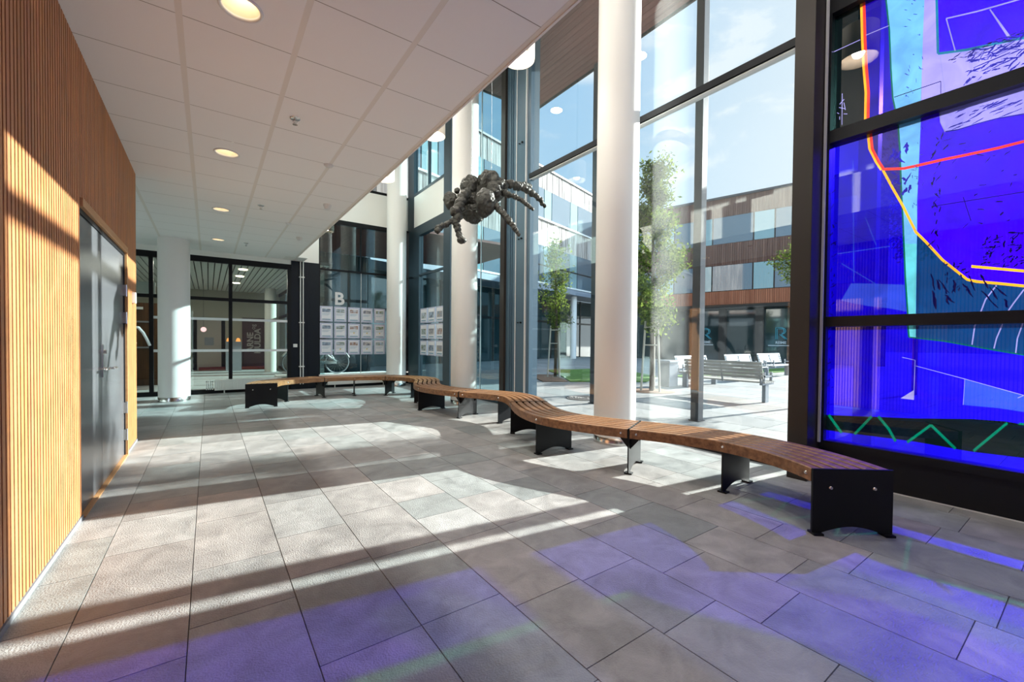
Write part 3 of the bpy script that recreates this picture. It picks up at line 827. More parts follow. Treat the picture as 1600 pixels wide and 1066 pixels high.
def dim(c, k): return tuple(x * k for x in c[:3]) + (1,)
AM = {'blue': stain('art_royal_blue', (0.004, 0.0, 0.70, 1), 0.40, (0.012, 0.006, 0.70, 1)),
      'violet': stain('art_violet_blue', (0.040, 0.0, 1.0, 1), 0.15, (0.035, 0.006, 0.75, 1)),
      'dblue': stain('art_deep_blue', (0.012, 0.0, 0.50, 1), 0.35, (0.02, 0.01, 0.5, 1)),
      'navy': stain('art_navy', (0.002, 0.055, 0.21, 1), 0.35, (0.01, 0.05, 0.20, 1)),
      'cyan': stain('art_cyan', (0.17, 0.52, 1.05, 1), 0.20, (0.14, 0.50, 0.85, 1)),
      'aqua': stain('art_aqua', (0.14, 0.66, 0.80, 1), 0.20, (0.1, 0.6, 0.6, 1)),
      'lav': stain('art_lavender', (0.40, 0.36, 1.25, 1), 0.20, (0.28, 0.24, 0.85, 1)),
      'mid': stain('art_mid_blue', (0.03, 0.07, 0.75, 1), 0.28, (0.03, 0.08, 0.75, 1)),
      'dusk': stain('art_dusk_blue', (0.035, 0.020, 0.30, 1), 0.35, (0.035, 0.02, 0.28, 1)),
      'smoke': stain('art_smoke', (0.001, 0.004, 0.005, 1), 0.30, (0.004, 0.012, 0.012, 1)),
      'red': stain('art_red', (1.2, 0.05, 0.04, 1), 0.2),
      'orange': stain('art_orange', (0.85, 0.12, 0.01, 1), 0.2),
      'yellow': stain('art_yellow', (1.3, 0.55, 0.03, 1), 0.2),
      'green': stain('art_green', (0.0, 0.15, 0.085, 1), 0.2, (0.0, 0.22, 0.14, 1)),
      'teal': stain('art_teal', (0.01, 0.22, 0.40, 1), 0.2),
      'line': stain('art_white_line', (0.36, 0.34, 0.80, 1), 0.2),
      'ink': stain('art_ink', (0.002, 0.001, 0.045, 1), 0.15, (0.01, 0.01, 0.08, 1)),
      'inkblue': stain('art_ink_blue', (0.01, 0.01, 0.40, 1), 0.2)}
AK = list(AM)
# outlines of the glass pieces, in metres on the plane of the window: (y, z)
ART = [('smoke', [(1.6261, 4.58),(1.3044, 4.364),(1.3024, 4.253),(1.2934, 4.103),(1.2839, 3.849),(1.2708, 3.618),(1.2511, 3.382),(1.2504, 3.156),(1.2504, 3.107),(1.5984, 3.072)]),('dblue', [(1.3044, 4.364),(1.3024, 4.253),(1.2934, 4.103),(1.2839, 3.849),(1.2708, 3.618),(1.2511, 3.382),(1.2504, 3.156),(1.2482, 3.106),(1.0578, 3.107),(1.0767, 3.258),(1.0988, 3.53),(1.1129, 3.829),(1.1421, 4.254)]),('dusk', [(1.2332, 3.053),(1.2168, 2.89),(1.1709, 2.764),(1.1341, 2.684),(1.072, 2.523),(1.0025, 2.354),(1.0141, 2.467),(1.0286, 2.822),(1.0453, 3.076),(1.2367, 3.074)]),('violet', [(0.9058, 3.038),(0.9102, 2.676),(0.9157, 2.364),(0.9113, 2.131),(0.8554, 2.027),(0.7634, 1.877),(0.6902, 1.786),(0.6269, 1.709),(0.5794, 1.69),(0.4758, 1.665),(0.3545, 1.635),(-1.459, 1.606),(-1.458, 3.258),(0.9087, 3.195)]),('navy', [(0.9112, 2.124),(0.8554, 2.027),(0.7634, 1.877),(0.6902, 1.786),(0.6269, 1.709),(0.5794, 1.69),(0.4758, 1.665),(0.3545, 1.635),(-1.459, 1.611),(-1.46, 1.137),(0.3454, 1.155),(0.4851, 1.187),(0.593, 1.214),(0.7457, 1.251),(0.903, 1.278)]),('lav', [(0.9055, 4.095),(-1.459, 3.682),(-1.458, 3.11),(0.3826, 3.121),(0.907, 3.104),(0.9073, 3.378),(0.9056, 3.688)]),('lav', [(0.8009, 3.068),(0.7914, 2.941),(0.7639, 2.858),(0.6965, 2.847),(0.5948, 2.851),(0.4981, 2.848),(0.3771, 2.828),(-1.46, 2.801),(-1.459, 3.089)]),('violet', [(0.837, 4.049),(0.8343, 3.9),(0.8122, 3.485),(0.6642, 3.433),(0.3873, 3.365),(-1.4585, 3.322),(-1.459, 3.682)]),('teal', [(0.8434, 4.004),(0.8246, 3.482),(0.8103, 3.474),(0.8289, 3.995)]),('teal', [(0.8163, 3.468),(0.6626, 3.414),(0.3858, 3.347),(-1.4595, 3.3),(-1.458, 3.318),(0.3884, 3.365),(0.6654, 3.434),(0.8186, 3.488)]),('cyan', [(1.1484, 4.259),(1.1392, 4.094),(1.1129, 3.829),(1.0988, 3.53),(1.0812, 3.26),(1.0447, 3.045),(1.0286, 2.822),(1.0135, 2.496),(1.0011, 2.278),(0.9889, 2.041),(0.9113, 2.027),(0.9113, 2.131),(0.9157, 2.364),(0.9102, 2.676),(0.9058, 3.038),(0.908, 3.12),(0.9073, 3.378),(0.9056, 3.688),(0.9026, 3.943),(0.9032, 4.093)]),('aqua', [(0.9889, 2.041),(0.9756, 1.769),(0.9537, 1.447),(0.9521, 1.363),(0.9436, 1.281),(0.903, 1.278),(0.9046, 1.362),(0.9061, 1.445),(0.9092, 1.815),(0.9113, 2.027)]),('cyan', [(1.0407, 3.043),(1.0107, 2.497),(0.9915, 2.098),(0.9142, 2.083),(0.9157, 2.364),(0.9102, 2.676),(0.9057, 3.033)]),('green', [(1.1528, 4.208),(1.1446, 4.097),(1.1183, 3.831),(1.1041, 3.532),(1.0865, 3.262),(1.0498, 3.046),(1.0338, 2.824),(1.0186, 2.497),(1.0063, 2.279),(0.994, 2.041),(0.9807, 1.769),(0.9587, 1.447),(0.9571, 1.363),(0.9486, 1.28),(0.9386, 1.281),(0.9471, 1.364),(0.9486, 1.448),(0.9705, 1.769),(0.9838, 2.04),(0.996, 2.277),(1.0083, 2.494),(1.0235, 2.821),(1.0395, 3.043),(1.076, 3.259),(1.0935, 3.527),(1.1076, 3.826),(1.1338, 4.092),(1.142, 4.202)]),('line', [(0.3932, 3.636),(0.6113, 3.681),(0.7773, 3.728),(0.7753, 3.717),(0.6093, 3.67),(0.3913, 3.626)]),('line', [(0.7797, 3.723),(0.7263, 3.449),(0.7198, 3.448),(0.7729, 3.722)]),('line', [(0.5539, 3.652),(0.459, 3.391),(0.447, 3.397),(0.5488, 3.654)]),('line', [(0.8074, 3.452),(0.7735, 3.147),(0.768, 3.146),(0.8017, 3.45)]),('line', [(0.8044, 3.049),(0.7952, 2.941),(0.7688, 2.856),(0.7618, 2.858),(0.7877, 2.941),(0.7966, 3.047)]),('inkblue', [(0.7634, 2.854),(0.6957, 2.842),(0.594, 2.847),(0.4975, 2.844),(0.3766, 2.824),(0.3776, 2.833),(0.4987, 2.852),(0.5957, 2.855),(0.6974, 2.851),(0.7645, 2.863)]),('mid', [(0.6262, 0.967),(0.5207, 0.935),(0.3402, 0.875),(-1.459, 0.834),(-1.457, 0.757),(0.338, 0.76),(0.4559, 0.771),(0.6308, 0.772)]),('mid', [(1.4047, 1.608),(1.3329, 1.755),(1.2339, 1.744),(0.9803, 1.707),(0.9645, 1.488),(1.0688, 1.52),(1.2216, 1.551)]),('line', [(0.983, 1.114),(0.9059, 1.095),(0.9084, 0.777),(0.9048, 0.777),(0.9024, 1.097),(0.9823, 1.119)]),('line', [(0.8992, 1.048),(0.6271, 0.965),(0.6324, 0.772),(0.6292, 0.772),(0.6252, 0.969),(0.8983, 1.052)]),('line', [(0.6265, 0.965),(0.3405, 0.873),(0.3398, 0.877),(0.6258, 0.969)]),('line', [(0.3679, 0.852),(0.3396, 0.873),(0.3407, 0.877),(0.369, 0.856)]),('mid', [(1.4378, 2.028),(1.078, 2.033),(1.0788, 2.039),(1.4387, 2.035)]),('mid', [(1.4075, 1.936),(1.1271, 1.698),(1.1247, 1.703),(1.4047, 1.942)]),('mid', [(1.3419, 2.838),(1.3176, 1.77),(1.3121, 1.769),(1.3364, 2.836)]),('mid', [(1.2469, 2.311),(1.1687, 2.061),(1.164, 2.063),(1.242, 2.313)]),('line', [(0.9866, 0.78),(0.908, 0.854),(0.9089, 0.777)]),('smoke', [(1.5627, 0.568),(1.4898, 0.569),(0.9038, 0.628),(0.5874, 0.672),(0.419, 0.681),(0.3363, 0.671),(-1.46, 0.664),(-1.46, 0.426),(0.3319, 0.44),(0.5829, 0.43),(0.9003, 0.443),(1.3783, 0.431),(1.5602, 0.431)]),('green', [(1.4867, 0.563),(1.3861, 0.416),(1.3703, 0.433),(1.4702, 0.58)]),('green', [(1.2785, 0.422),(1.1626, 0.598),(1.176, 0.612),(1.2926, 0.435)]),('green', [(1.1317, 0.603),(1.0611, 0.506),(1.0176, 0.414),(1.003, 0.428),(1.0473, 0.522),(1.1183, 0.619)]),('green', [(0.934, 0.42),(0.798, 0.584),(0.8073, 0.599),(0.9439, 0.436)]),('green', [(0.8078, 0.583),(0.6699, 0.425),(0.6603, 0.442),(0.7975, 0.6)]),('green', [(0.5675, 0.43),(0.4079, 0.665),(0.4161, 0.679),(0.5764, 0.444)]),('green', [(0.3638, 0.669),(-1.4593, 0.519),(-1.4572, 0.532),(0.3549, 0.683)]),('line', [(0.4844, 1.655),(0.5354, 1.558),(0.5592, 1.462),(0.5863, 1.362),(0.5978, 1.224),(0.5906, 1.222),(0.5794, 1.359),(0.5526, 1.458),(0.5294, 1.552),(0.4789, 1.649)]),('line', [(0.3566, 1.614),(0.402, 1.521),(0.4375, 1.442),(0.455, 1.359),(0.4777, 1.272),(0.4886, 1.198),(0.482, 1.196),(0.4712, 1.269),(0.4487, 1.355),(0.4315, 1.438),(0.3967, 1.515),(0.3515, 1.607)]),('line', [(0.3216, 1.532),(0.3625, 1.357),(0.3804, 1.272),(0.3863, 1.168),(0.3799, 1.167),(0.3741, 1.269),(0.3565, 1.353),(0.3158, 1.528)]),('green', [(0.9454, 1.276),(0.7461, 1.246),(0.5935, 1.209),(0.4855, 1.183),(0.3458, 1.151),(-1.4586, 1.125),(-1.4594, 1.132),(0.3451, 1.159),(0.4847, 1.192),(0.5926, 1.218),(0.7453, 1.255),(0.9448, 1.285)]),('yellow', [(1.3213, 4.265),(1.3122, 4.114),(1.3026, 3.859),(1.2895, 3.627),(1.2696, 3.391),(1.269, 3.163),(1.2516, 3.059),(1.2348, 2.893),(1.1876, 2.764),(1.1503, 2.683),(1.1365, 2.691),(1.1729, 2.77),(1.218, 2.893),(1.2342, 3.055),(1.2513, 3.157),(1.252, 3.383),(1.2717, 3.619),(1.2848, 3.85),(1.2943, 4.104),(1.3033, 4.254)]),('red', [(1.3037, 4.253),(1.2947, 4.103),(1.2852, 3.849),(1.2721, 3.618),(1.2524, 3.383),(1.2517, 3.156),(1.2344, 3.052),(1.2177, 2.887),(1.1708, 2.758),(1.1336, 2.677),(1.1179, 2.686),(1.154, 2.764),(1.1986, 2.886),(1.2146, 3.047),(1.2316, 3.149),(1.2323, 3.374),(1.2518, 3.609),(1.2648, 3.839),(1.2743, 4.091),(1.2832, 4.241)]),('yellow', [(1.1418, 2.681),(1.0794, 2.52),(1.0098, 2.35),(0.9254, 2.117),(0.8609, 2.021),(0.7684, 1.871),(0.6945, 1.779),(0.63, 1.701),(0.5801, 1.68),(0.4762, 1.656),(0.3549, 1.625),(-1.458, 1.602),(-1.4565, 1.62),(0.3542, 1.644),(0.4754, 1.675),(0.5787, 1.7),(0.6238, 1.718),(0.6859, 1.794),(0.7584, 1.884),(0.85, 2.033),(0.9121, 2.126),(0.9953, 2.357),(1.0646, 2.527),(1.1265, 2.687)]),('red', [(1.1338, 2.679),(1.0007, 2.642),(0.9116, 2.639),(0.7631, 2.637),(0.6776, 2.632),(0.4925, 2.625),(0.3718, 2.628),(-1.4585, 2.63),(-1.457, 2.648),(0.3751, 2.647),(0.4957, 2.645),(0.6809, 2.652),(0.7666, 2.658),(0.9155, 2.661),(1.0029, 2.664),(1.1347, 2.701)]),('yellow', [(0.6088, 1.795),(0.3568, 1.729),(-1.459, 1.701),(-1.4575, 1.719),(0.3561, 1.748),(0.608, 1.815)]),('line', [(1.432, 3.458),(1.4292, 3.179),(1.424, 3.177),(1.4267, 3.456)]),('line', [(1.4446, 3.365),(1.4122, 3.396),(1.4162, 3.402),(1.4487, 3.371)]),('line', [(1.4514, 3.339),(1.4084, 3.309),(1.4074, 3.315),(1.4504, 3.345)]),('line', [(1.466, 3.3),(1.4513, 3.283),(1.4485, 3.287),(1.4631, 3.304)]),('line', [(1.4165, 3.267),(1.3882, 3.255),(1.3883, 3.261),(1.4166, 3.273)]),('line', [(1.4473, 3.261),(1.4468, 3.232),(1.4415, 3.23),(1.442, 3.258)]),('line', [(1.4186, 3.372),(1.4055, 3.299),(1.4005, 3.298),(1.4135, 3.371)]),('line', [(1.5294, 3.858),(1.3074, 3.859),(1.3096, 3.866),(1.5318, 3.865)]),('line', [(1.268, 3.875),(1.1156, 3.867),(1.1175, 3.873),(1.27, 3.882)]),('ink', [(1.072, 3.257),(0.7967, 3.254),(0.798, 3.26),(1.0735, 3.263)]),('ink', [(0.7993, 3.258),(0.7972, 3.144),(0.7933, 3.142),(0.7954, 3.256)]),('ink', [(0.8328, 2.3),(0.3666, 2.285),(0.3672, 2.29),(0.8335, 2.305)]),('ink', [(0.6618, 2.33),(0.6187, 2.144),(0.6154, 2.145),(0.6583, 2.331)])]
def in_poly(p, poly):
    x, y = p; c = False; j = len(poly) - 1
    for i in range(len(poly)):
        xi, yi = poly[i]; xj, yj = poly[j]
        if (yi > y) != (yj > y) and x < (xj - xi) * (y - yi) / (yj - yi) + xi: c = not c
        j = i
    return c
rs = random.Random(4)
def brush(cy, cz, l, w_, ang, n=7):
    """ragged brush stroke outline"""
    pts = []; ca, sa = math.cos(ang), math.sin(ang)
    for s in (1, -1):
        for i in (range(n) if s > 0 else reversed(range(n))):
            a = (i / (n - 1) - 0.5) * l; k = 0.5 * w_ * (0.2 + 0.8 * math.sin(PI * (i + 0.4) / n)) * rs.uniform(0.25, 1.25) * s
            k += 0.15 * w_ * math.sin(a / l * 6)
            pts.append((cy + a * ca - k * sa, cz + a * sa + k * ca))
    return pts
STROKES = []
def strokes(key, y0, y1, z0, z1, n, lmin, lmax, wmin, wmax, amean, aspread):
    for _ in range(n):
        STROKES.append((key, brush(rs.uniform(y0, y1), rs.uniform(z0, z1), rs.uniform(lmin, lmax), rs.uniform(wmin, wmax), R(amean + rs.uniform(-aspread, aspread)))))
strokes('inkblue', 0.38, 0.66, 3.17, 3.40, 70, 0.02, 0.08, 0.006, 0.016, 160, 50)
strokes('inkblue', 0.40, 0.64, 3.22, 3.36, 8, 0.10, 0.18, 0.006, 0.012, 165, 12)
strokes('ink', 0.37, 0.74, 3.36, 3.42, 24, 0.02, 0.06, 0.004, 0.012, 175, 25)
strokes('inkblue', 0.40, 0.72, 2.86, 3.0, 26, 0.03, 0.12, 0.005, 0.014, 165, 14)
strokes('ink', 0.36, 0.55, 1.78, 2.02, 60, 0.012, 0.05, 0.006, 0.016, 140, 60)
strokes('ink', 0.40, 0.82, 1.50, 1.72, 14, 0.06, 0.16, 0.010, 0.022, 65, 18)
strokes('ink', 0.60, 0.78, 1.62, 1.85, 24, 0.012, 0.05, 0.004, 0.014, 120, 60)
strokes('ink', 0.36, 0.84, 2.1, 2.8, 26, 0.012, 0.05, 0.004, 0.012, 150, 60)
strokes('ink', 0.78, 0.84, 1.9, 2.95, 26, 0.015, 0.06, 0.005, 0.014, 90, 40)
strokes('ink', 1.455, 1.49, 0.6, 2.9, 40, 0.012, 0.05, 0.005, 0.014, 90, 60)
strokes('dblue', 0.96, 1.08, 2.45, 2.9, 16, 0.03, 0.10, 0.010, 0.028, 80, 40)
strokes('dblue', 0.90, 1.02, 3.2, 4.1, 26, 0.010, 0.04, 0.003, 0.008, 60, 30)
strokes('inkblue', 0.88, 0.95, 2.1, 2.95, 18, 0.010, 0.04, 0.003, 0.007, 60, 40)
strokes('ink', -1.4, 0.3, 0.6, 4.0, 60, 0.05, 0.3, 0.004, 0.02, 120, 60)
ALL = STROKES[::-1] + ART[::-1] if False else ART + [s for s in STROKES]
def art_pane(z0, z1, default):
    rect = [(YA0, z0), (1.495, z0), (1.495, z1), (YA0, z1)]
    verts = [Vector(p) for p in rect]; edges = [(0, 1), (1, 2), (2, 3), (3, 0)]
    use = []
    for key, poly in ALL:
        zs = [p[1] for p in poly]
        if max(zs) < z0 or min(zs) > z1: continue
        use.append((key, poly)); o = len(verts); verts += [Vector(p) for p in poly]
        edges += [(o + i, o + (i + 1) % len(poly)) for i in range(len(poly))]
    r = delaunay_2d_cdt(verts, edges, [], 0, 1e-5)
    V, F = r[0], r[2]
    b = MB(); idx = {}
    for f in F:
        c = sum((V[i] for i in f), Vector((0, 0))) / len(f)
        if not (YA0 < c.x < 1.495 and z0 < c.y < z1): continue
        key = default
        for k, poly in use:
            if in_poly(c, poly): key = k
        for i in f:
            if i not in idx: idx[i] = len(b.v); b.v.append((XF + 0.01, V[i].x, V[i].y))
        b.f.append(tuple(idx[i] for i in f)); b.mi.append(AK.index(key)); b.sm.append(False); b.c.append(None)
    return b.build('glass_pane', [AM[k] for k in AK], art)
for (z0, z1), d in zip(ZR, ('blue', 'blue', 'blue', 'smoke')): art_pane(z0, z1, d)
# ------------------------------------------------------------------ end wall (Y = YE)
H0, H1 = YE + 0.005, YE + 0.017
eb = MB()
eb.box(-3.9, XEDGE, YE, YE + 0.12, 3.01, HC + 0.5)                       # bulkhead over the entrance glazing
eb.box(XEDGE, 2.24, YE, YE + 0.12, 3.10, HU); eb.box(0.30, XEDGE, YE, YE + 0.12, HC + 0.5, HU)
eb.box(2.24, 4.60, YE, YE + 0.12, 4.27, 5.12)
eb.box(1.45, 1.90, YE - 0.5, YE, HC - 0.005, HC + 0.03)
struct('wall_end', eb, M['white'])
db = MB(); db.box(1.62, 2.24, YE - 0.02, YE + 0.12, 0, 3.10); db.box(2.0, 2.006, YE - 0.024, YE - 0.019, 0, 3.10)
struct('trim_panel', db, M['panel'])
window('window_5', [(-3.9, 1.62, YE, YE + 0.08, 2.885, 3.01), (-3.9, 1.62, YE, YE + 0.08, 2.05, 2.12), (-3.9, 1.62, YE, YE + 0.08, -0.002, 0.09), (0.365, 0.435, YE - 0.02, YE + 0.08, 0.09, 2.89),
                    (1.54, 1.62, YE - 0.02, YE + 0.1, 0.09, 2.89), (-1.00, -0.93, YE - 0.02, YE + 0.08, 0.09, 2.89)],
       [(-3.9, -1.0, H0, H1, 0.09, 2.9), (-0.93, 0.37, H0, H1, 2.12, 2.9), (-0.93, 0.37, H0, H1, 0.09, 2.06), (0.43, 1.54, H0, H1, 2.12, 2.9), (0.43, 1.54, H0, H1, 0.09, 2.06)],
       M['black'], M['glassin'], [('frosted_strip', [(-0.93, 1.54, YE - 0.004, YE + 0.003, z, z + 0.055) for z in (0.92, 1.615)], M['seal'])])
# big curled letter on the left door glass
t = tag(MB().tube([(-1.30, YE - 0.012, 1.36), (-1.24, YE - 0.012, 1.43), (-1.16, YE - 0.012, 1.42), (-1.09, YE - 0.012, 1.32), (-1.03, YE - 0.012, 1.18), (-0.985, YE - 0.012, 1.05)], 0.028, 8)
        .tube([(-1.34, YE - 0.012, 1.20), (-1.27, YE - 0.012, 1.19), (-1.215, YE - 0.012, 1.11), (-1.24, YE - 0.012, 1.00), (-1.34, YE - 0.012, 0.95)], 0.026, 8).build('door_lettering', M['seal']),
        'large pale curled letter stuck on the entrance door glass beside the short column', 'lettering')
# B window
BX0, BX1 = 2.24, 4.60
window('window_6', [(BX0, BX1, YE, YE + 0.09, 4.15, 4.27), (BX0, BX0 + 0.03, YE, YE + 0.09, 0, 4.15), (BX1 - 0.1, BX1, YE, YE + 0.09, 0, 4.15), (BX0, BX1, YE, YE + 0.08, -0.002, 0.06),
                    (BX0, BX1, YE - 0.01, YE + 0.06, 2.955, 3.0), (3.255, 3.285, YE - 0.01, YE + 0.06, 3.0, 4.15)],
       [(BX0 + 0.03, 3.27, H0, H1, 0.06, 2.96), (3.276, BX1 - 0.1, H0, H1, 0.06, 2.96), (BX0 + 0.03, 3.255, H0, H1, 3.0, 4.15), (3.285, BX1 - 0.1, H0, H1, 3.0, 4.15)],
       M['black'], M['glassdark'], [('glass_edge_seal', [(3.268, 3.277, YE - 0.001, YE + 0.02, 0.06, 2.955)], M['seal']), ('sill', [(BX0, BX1, YE - 0.05, YE, 0.30, 0.335)], M['white'])])
window('window_7', [(BX0, BX1, YE, YE + 0.09, 5.12, 5.19), (BX0, BX1, YE, YE + 0.09, HU - 0.06, HU)], [(BX0, BX1, H0, H1, 5.19, HU - 0.06)], M['black'], M['glass'])
# letter B
t = text_mesh('letter', 'B', 0.44, M['seal'], None, faceY(2.60, YE - 0.012, 2.11), 0.012)
tag(t, 'pale capital letter B on the far window above the notices', 'letter')

# pipes, switch box
t = thing('heating_pipes', (1.84, YE, 0), 'pair of thin white vertical pipes on the dark end panel', 'pipes')
for x in (1.815, 1.875):
    b = MB(); b.cyl((x, YE - 0.06, 0.12), (x, YE - 0.06, HC), 0.012, n=12); b.build('pipe', M['plastic'], t)
for z in (0.55, 1.62, 2.72):
    b = MB(); b.box(1.785, 1.905, YE - 0.075, YE - 0.02, z - 0.012, z + 0.012); b.build('pipe_clamp', M['plastic'], t)
b = MB()
for z in (0.16, 0.225): b.tube([(1.44, YE - 0.06, z), (2.22, YE - 0.06, z)], 0.011, 10)
b.build('floor_pipe', M['plastic'], t)
b = MB(); b.box(1.66, 1.75, YE - 0.055, YE - 0.02, 1.02, 1.10); o = b.build('wall_switch', M['plastic'], bevel=0.004)
tag(o, 'small white switch box on the dark end panel left of the pipes', 'switch')

# radiators
def radiator(x0, x1, z0, z1, label):
    t = thing('panel_radiator', ((x0 + x1) / 2, YE - 0.1, 0), label, 'radiator', 'low white radiators under the end windows')
    y0, y1 = YE - 0.15, YE - 0.06
    b = MB(); b.box(x0, x1, y0 + 0.006, y1, z0, z1)
    x = x0 + 0.02
    while x < x1 - 0.03:
        b.box(x, x + 0.022, y0, y0 + 0.008, z0 + 0.02, z1 - 0.02); x += 0.036
    b.build('panel', M['radiator'], t, bevel=0.003)
    b = MB(); b.box(x0, x1, y0 - 0.002, y1 + 0.002, z1, z1 + 0.012); b.build('top_grille', M['radiator'], t)
    for fx in (x0 + 0.18, x1 - 0.18):
        b = MB(); b.cyl((fx, (y0 + y1) / 2, 0), (fx, (y0 + y1) / 2, z0), 0.012, n=10); b.build('foot', M['radiator'], t)
    b = MB()
    for q in range(4): b.box(x0 - 0.15 + q * 0.036, x0 - 0.13 + q * 0.036, y0 + 0.02, y0 + 0.04, z0 + 0.02, z1)
    for q in range(3): b.box(x0 - 0.16, x0, y0 + 0.02, y0 + 0.03, z0 + 0.05 + q * 0.07, z0 + 0.062 + q * 0.07)
    b.build('convector_fin', M['radiator'], t)
radiator(0.10, 1.40, 0.075, 0.295, 'long low white radiator in front of the entrance glazing')
radiator(2.42, 4.02, 0.075, 0.285, 'long low white radiator under the window with the letter B')

# notices in clear holders
M['holder'] = plain('notice_holder', (0.55, 0.56, 0.70, 1), 0.25)
M['paper'] = plain('notice_paper', (0.80, 0.80, 0.84, 1), 0.6)
M['stripe'] = plain('notice_stripe', (0.05, 0.22, 0.36, 1), 0.5)
M['badge'] = plain('notice_badge', (0.75, 0.55, 0.12, 1), 0.5)
PICS = []
for i, (a, c) in enumerate([((0.12, 0.14, 0.2, 1), (0.4, 0.5, 0.62, 1)), ((0.10, 0.14, 0.05, 1), (0.55, 0.6, 0.7, 1)), ((0.30, 0.13, 0.07, 1), (0.6, 0.62, 0.68, 1)), ((0.12, 0.13, 0.2, 1), (0.62, 0.58, 0.55, 1)), ((0.22, 0.24, 0.12, 1), (0.5, 0.6, 0.75, 1)), ((0.45, 0.35, 0.25, 1), (0.2, 0.3, 0.45, 1))]):
    m, n_, o_ = new_mat('notice_picture'); bs = n_.nodes.new('ShaderNodeBsdfPrincipled'); tcx = n_.nodes.new('ShaderNodeTexCoord')
    nn = n_.nodes.new('ShaderNodeTexNoise'); nn.inputs['Scale'].default_value = 11 + i * 2; nn.inputs['Detail'].default_value = 3
    cr = n_.nodes.new('ShaderNodeValToRGB'); cr.color_ramp.elements[0].position = 0.34; cr.color_ramp.elements[0].color = a; cr.color_ramp.elements[1].position = 0.68; cr.color_ramp.elements[1].color = c
    n_.links.new(tcx.outputs['Object'], nn.inputs['Vector']); n_.links.new(nn.outputs['Fac'], cr.inputs[0]); n_.links.new(cr.outputs[0], bs.inputs['Base Color']); n_.links.new(bs.outputs[0], o_.inputs[0])
    PICS.append(m)
ORD = ['first', 'second', 'third', 'fourth', 'fifth', 'sixth']; ROW = ['top', 'middle', 'bottom']
pi = 0
for r_, z1 in enumerate((2.055, 1.635, 1.215)):
    for c_ in range(6):
        x0 = 2.265 + 0.3365 * c_; x1 = x0 + 0.30; z0 = z1 - 0.385
        t = thing('notice_holder', (x0, YE, z0), f'framed paper notice, {ORD[c_]} from the left in the {ROW[r_]} row of the letter B window', 'notice', 'notices on the letter B window')
        b = MB(); b.box(x0, x1, YE - 0.012, YE - 0.004, z0, z1); b.build('holder', M['holder'], t)
        b = MB(); b.box(x0 + 0.035, x1 - 0.035, YE - 0.0145, YE - 0.0125, z0 + 0.035, z1 - 0.035); sh = b.build('sheet', M['paper'], t)
        b = MB(); b.box(x0 + 0.05, x1 - 0.05, YE - 0.0165, YE - 0.015, z1 - 0.15, z1 - 0.065); o = b.build('picture', PICS[pi % 6], t); o.parent = sh
        b = MB(); b.box(x0 + 0.05, x1 - 0.05, YE - 0.0165, YE - 0.015, z0 + 0.045, z0 + 0.062)
        for q in range(3): b.box(x0 + 0.05, x1 - 0.05 - 0.03 * q, YE - 0.0165, YE - 0.015, z1 - 0.185 - 0.02 * q, z1 - 0.181 - 0.02 * q)
        o = b.build('stripe', M['stripe'], t); o.parent = sh
        if (r_ == 1 and c_ >= 2) or (r_ == 2 and c_ in (1, 3)):
            b = MB(); b.cyl(((x0 + x1) / 2, YE - 0.015, z0 + 0.14), ((x0 + x1) / 2, YE - 0.017, z0 + 0.14), 0.018, n=14); o = b.build('badge', M['badge'], t); o.parent = sh
        pi += 1
for r_, z1 in enumerate((2.055, 1.635, 1.215)):
    for c_ in range(3):
        y1 = 10.66 - 0.475 * c_; y0 = y1 - 0.44; z0 = z1 - 0.385
        t = thing('notice_holder', (XF, y0, z0), f'framed paper notice, {ORD[c_]} from the corner column in the {ROW[r_]} row of the side window', 'notice', 'notices on the side window')
        b = MB(); b.box(XF - 0.012, XF - 0.004, y0, y1, z0, z1); b.build('holder', M['holder'], t)
        b = MB(); b.box(XF - 0.0145, XF - 0.0125, y0 + 0.04, y1 - 0.04, z0 + 0.03, z1 - 0.03); sh = b.build('sheet', M['paper'], t)
        b = MB(); b.box(XF - 0.0165, XF - 0.015, y0 + 0.08, y1 - 0.08, z0 + 0.12, z1 - 0.12); o = b.build('picture', PICS[(pi * 5 + 1) % 6], t); o.parent = sh
        b = MB(); b.box(XF - 0.0165, XF - 0.015, y0 + 0.08, y1 - 0.08, z0 + 0.05, z0 + 0.07); o = b.build('stripe', M['stripe'], t); o.parent = sh
        pi += 1

# ------------------------------------------------------------------ lobby behind the entrance glazing
YB = 20.0
M['lobbywall'] = plain('lobby_wall', (0.42, 0.39, 0.31, 1), 0.8)
M['lobbyslat'] = plain('lobby_ceiling_board', (0.66, 0.66, 0.60, 1), 0.7)
M['maroon'] = plain('maroon_panel', (0.045, 0.008, 0.012, 1), 0.5)
M['redbase'] = plain('red_base', (0.16, 0.015, 0.012, 1), 0.5)
M['darkwood'] = wood('dark_wood', (0.05, 0.022, 0.010, 1), (0.13, 0.055, 0.022, 1), 0.5, 'Z')
M['beige'] = plain('beige_sign', (0.42, 0.36, 0.31, 1), 0.6)
M['orb'] = emit('pink_lamp', (1.0, 0.55, 0.55, 1), 1.6)
M['amber'] = emit('amber_lamp', (1.0, 0.38, 0.10, 1), 1.3)
M['lobbylamp'] = emit('lobby_lamp', (1.0, 0.85, 0.62, 1), 9.0)
lb = MB(); lb.box(-5.0, 2.6, YB, YB + 0.2, 0, 3.4); struct('wall_back', lb, M['lobbywall'])
lb = MB(); lb.box(-5.2, -5.0, YE, YB, 0, 3.4); struct('wall_lobby', lb, M['lobbywall'])
lb = MB()
x = -4.9
while x < 2.5:
    lb.box(x, x + 0.115, YE + 0.1, YB, 3.06, 3.08); x += 0.14
lb.box(-5.0, 2.6, YE + 0.1, YB, 3.16, 3.3, 1)
struct('ceiling_lobby', lb, [M['lobbyslat'], M['black']])
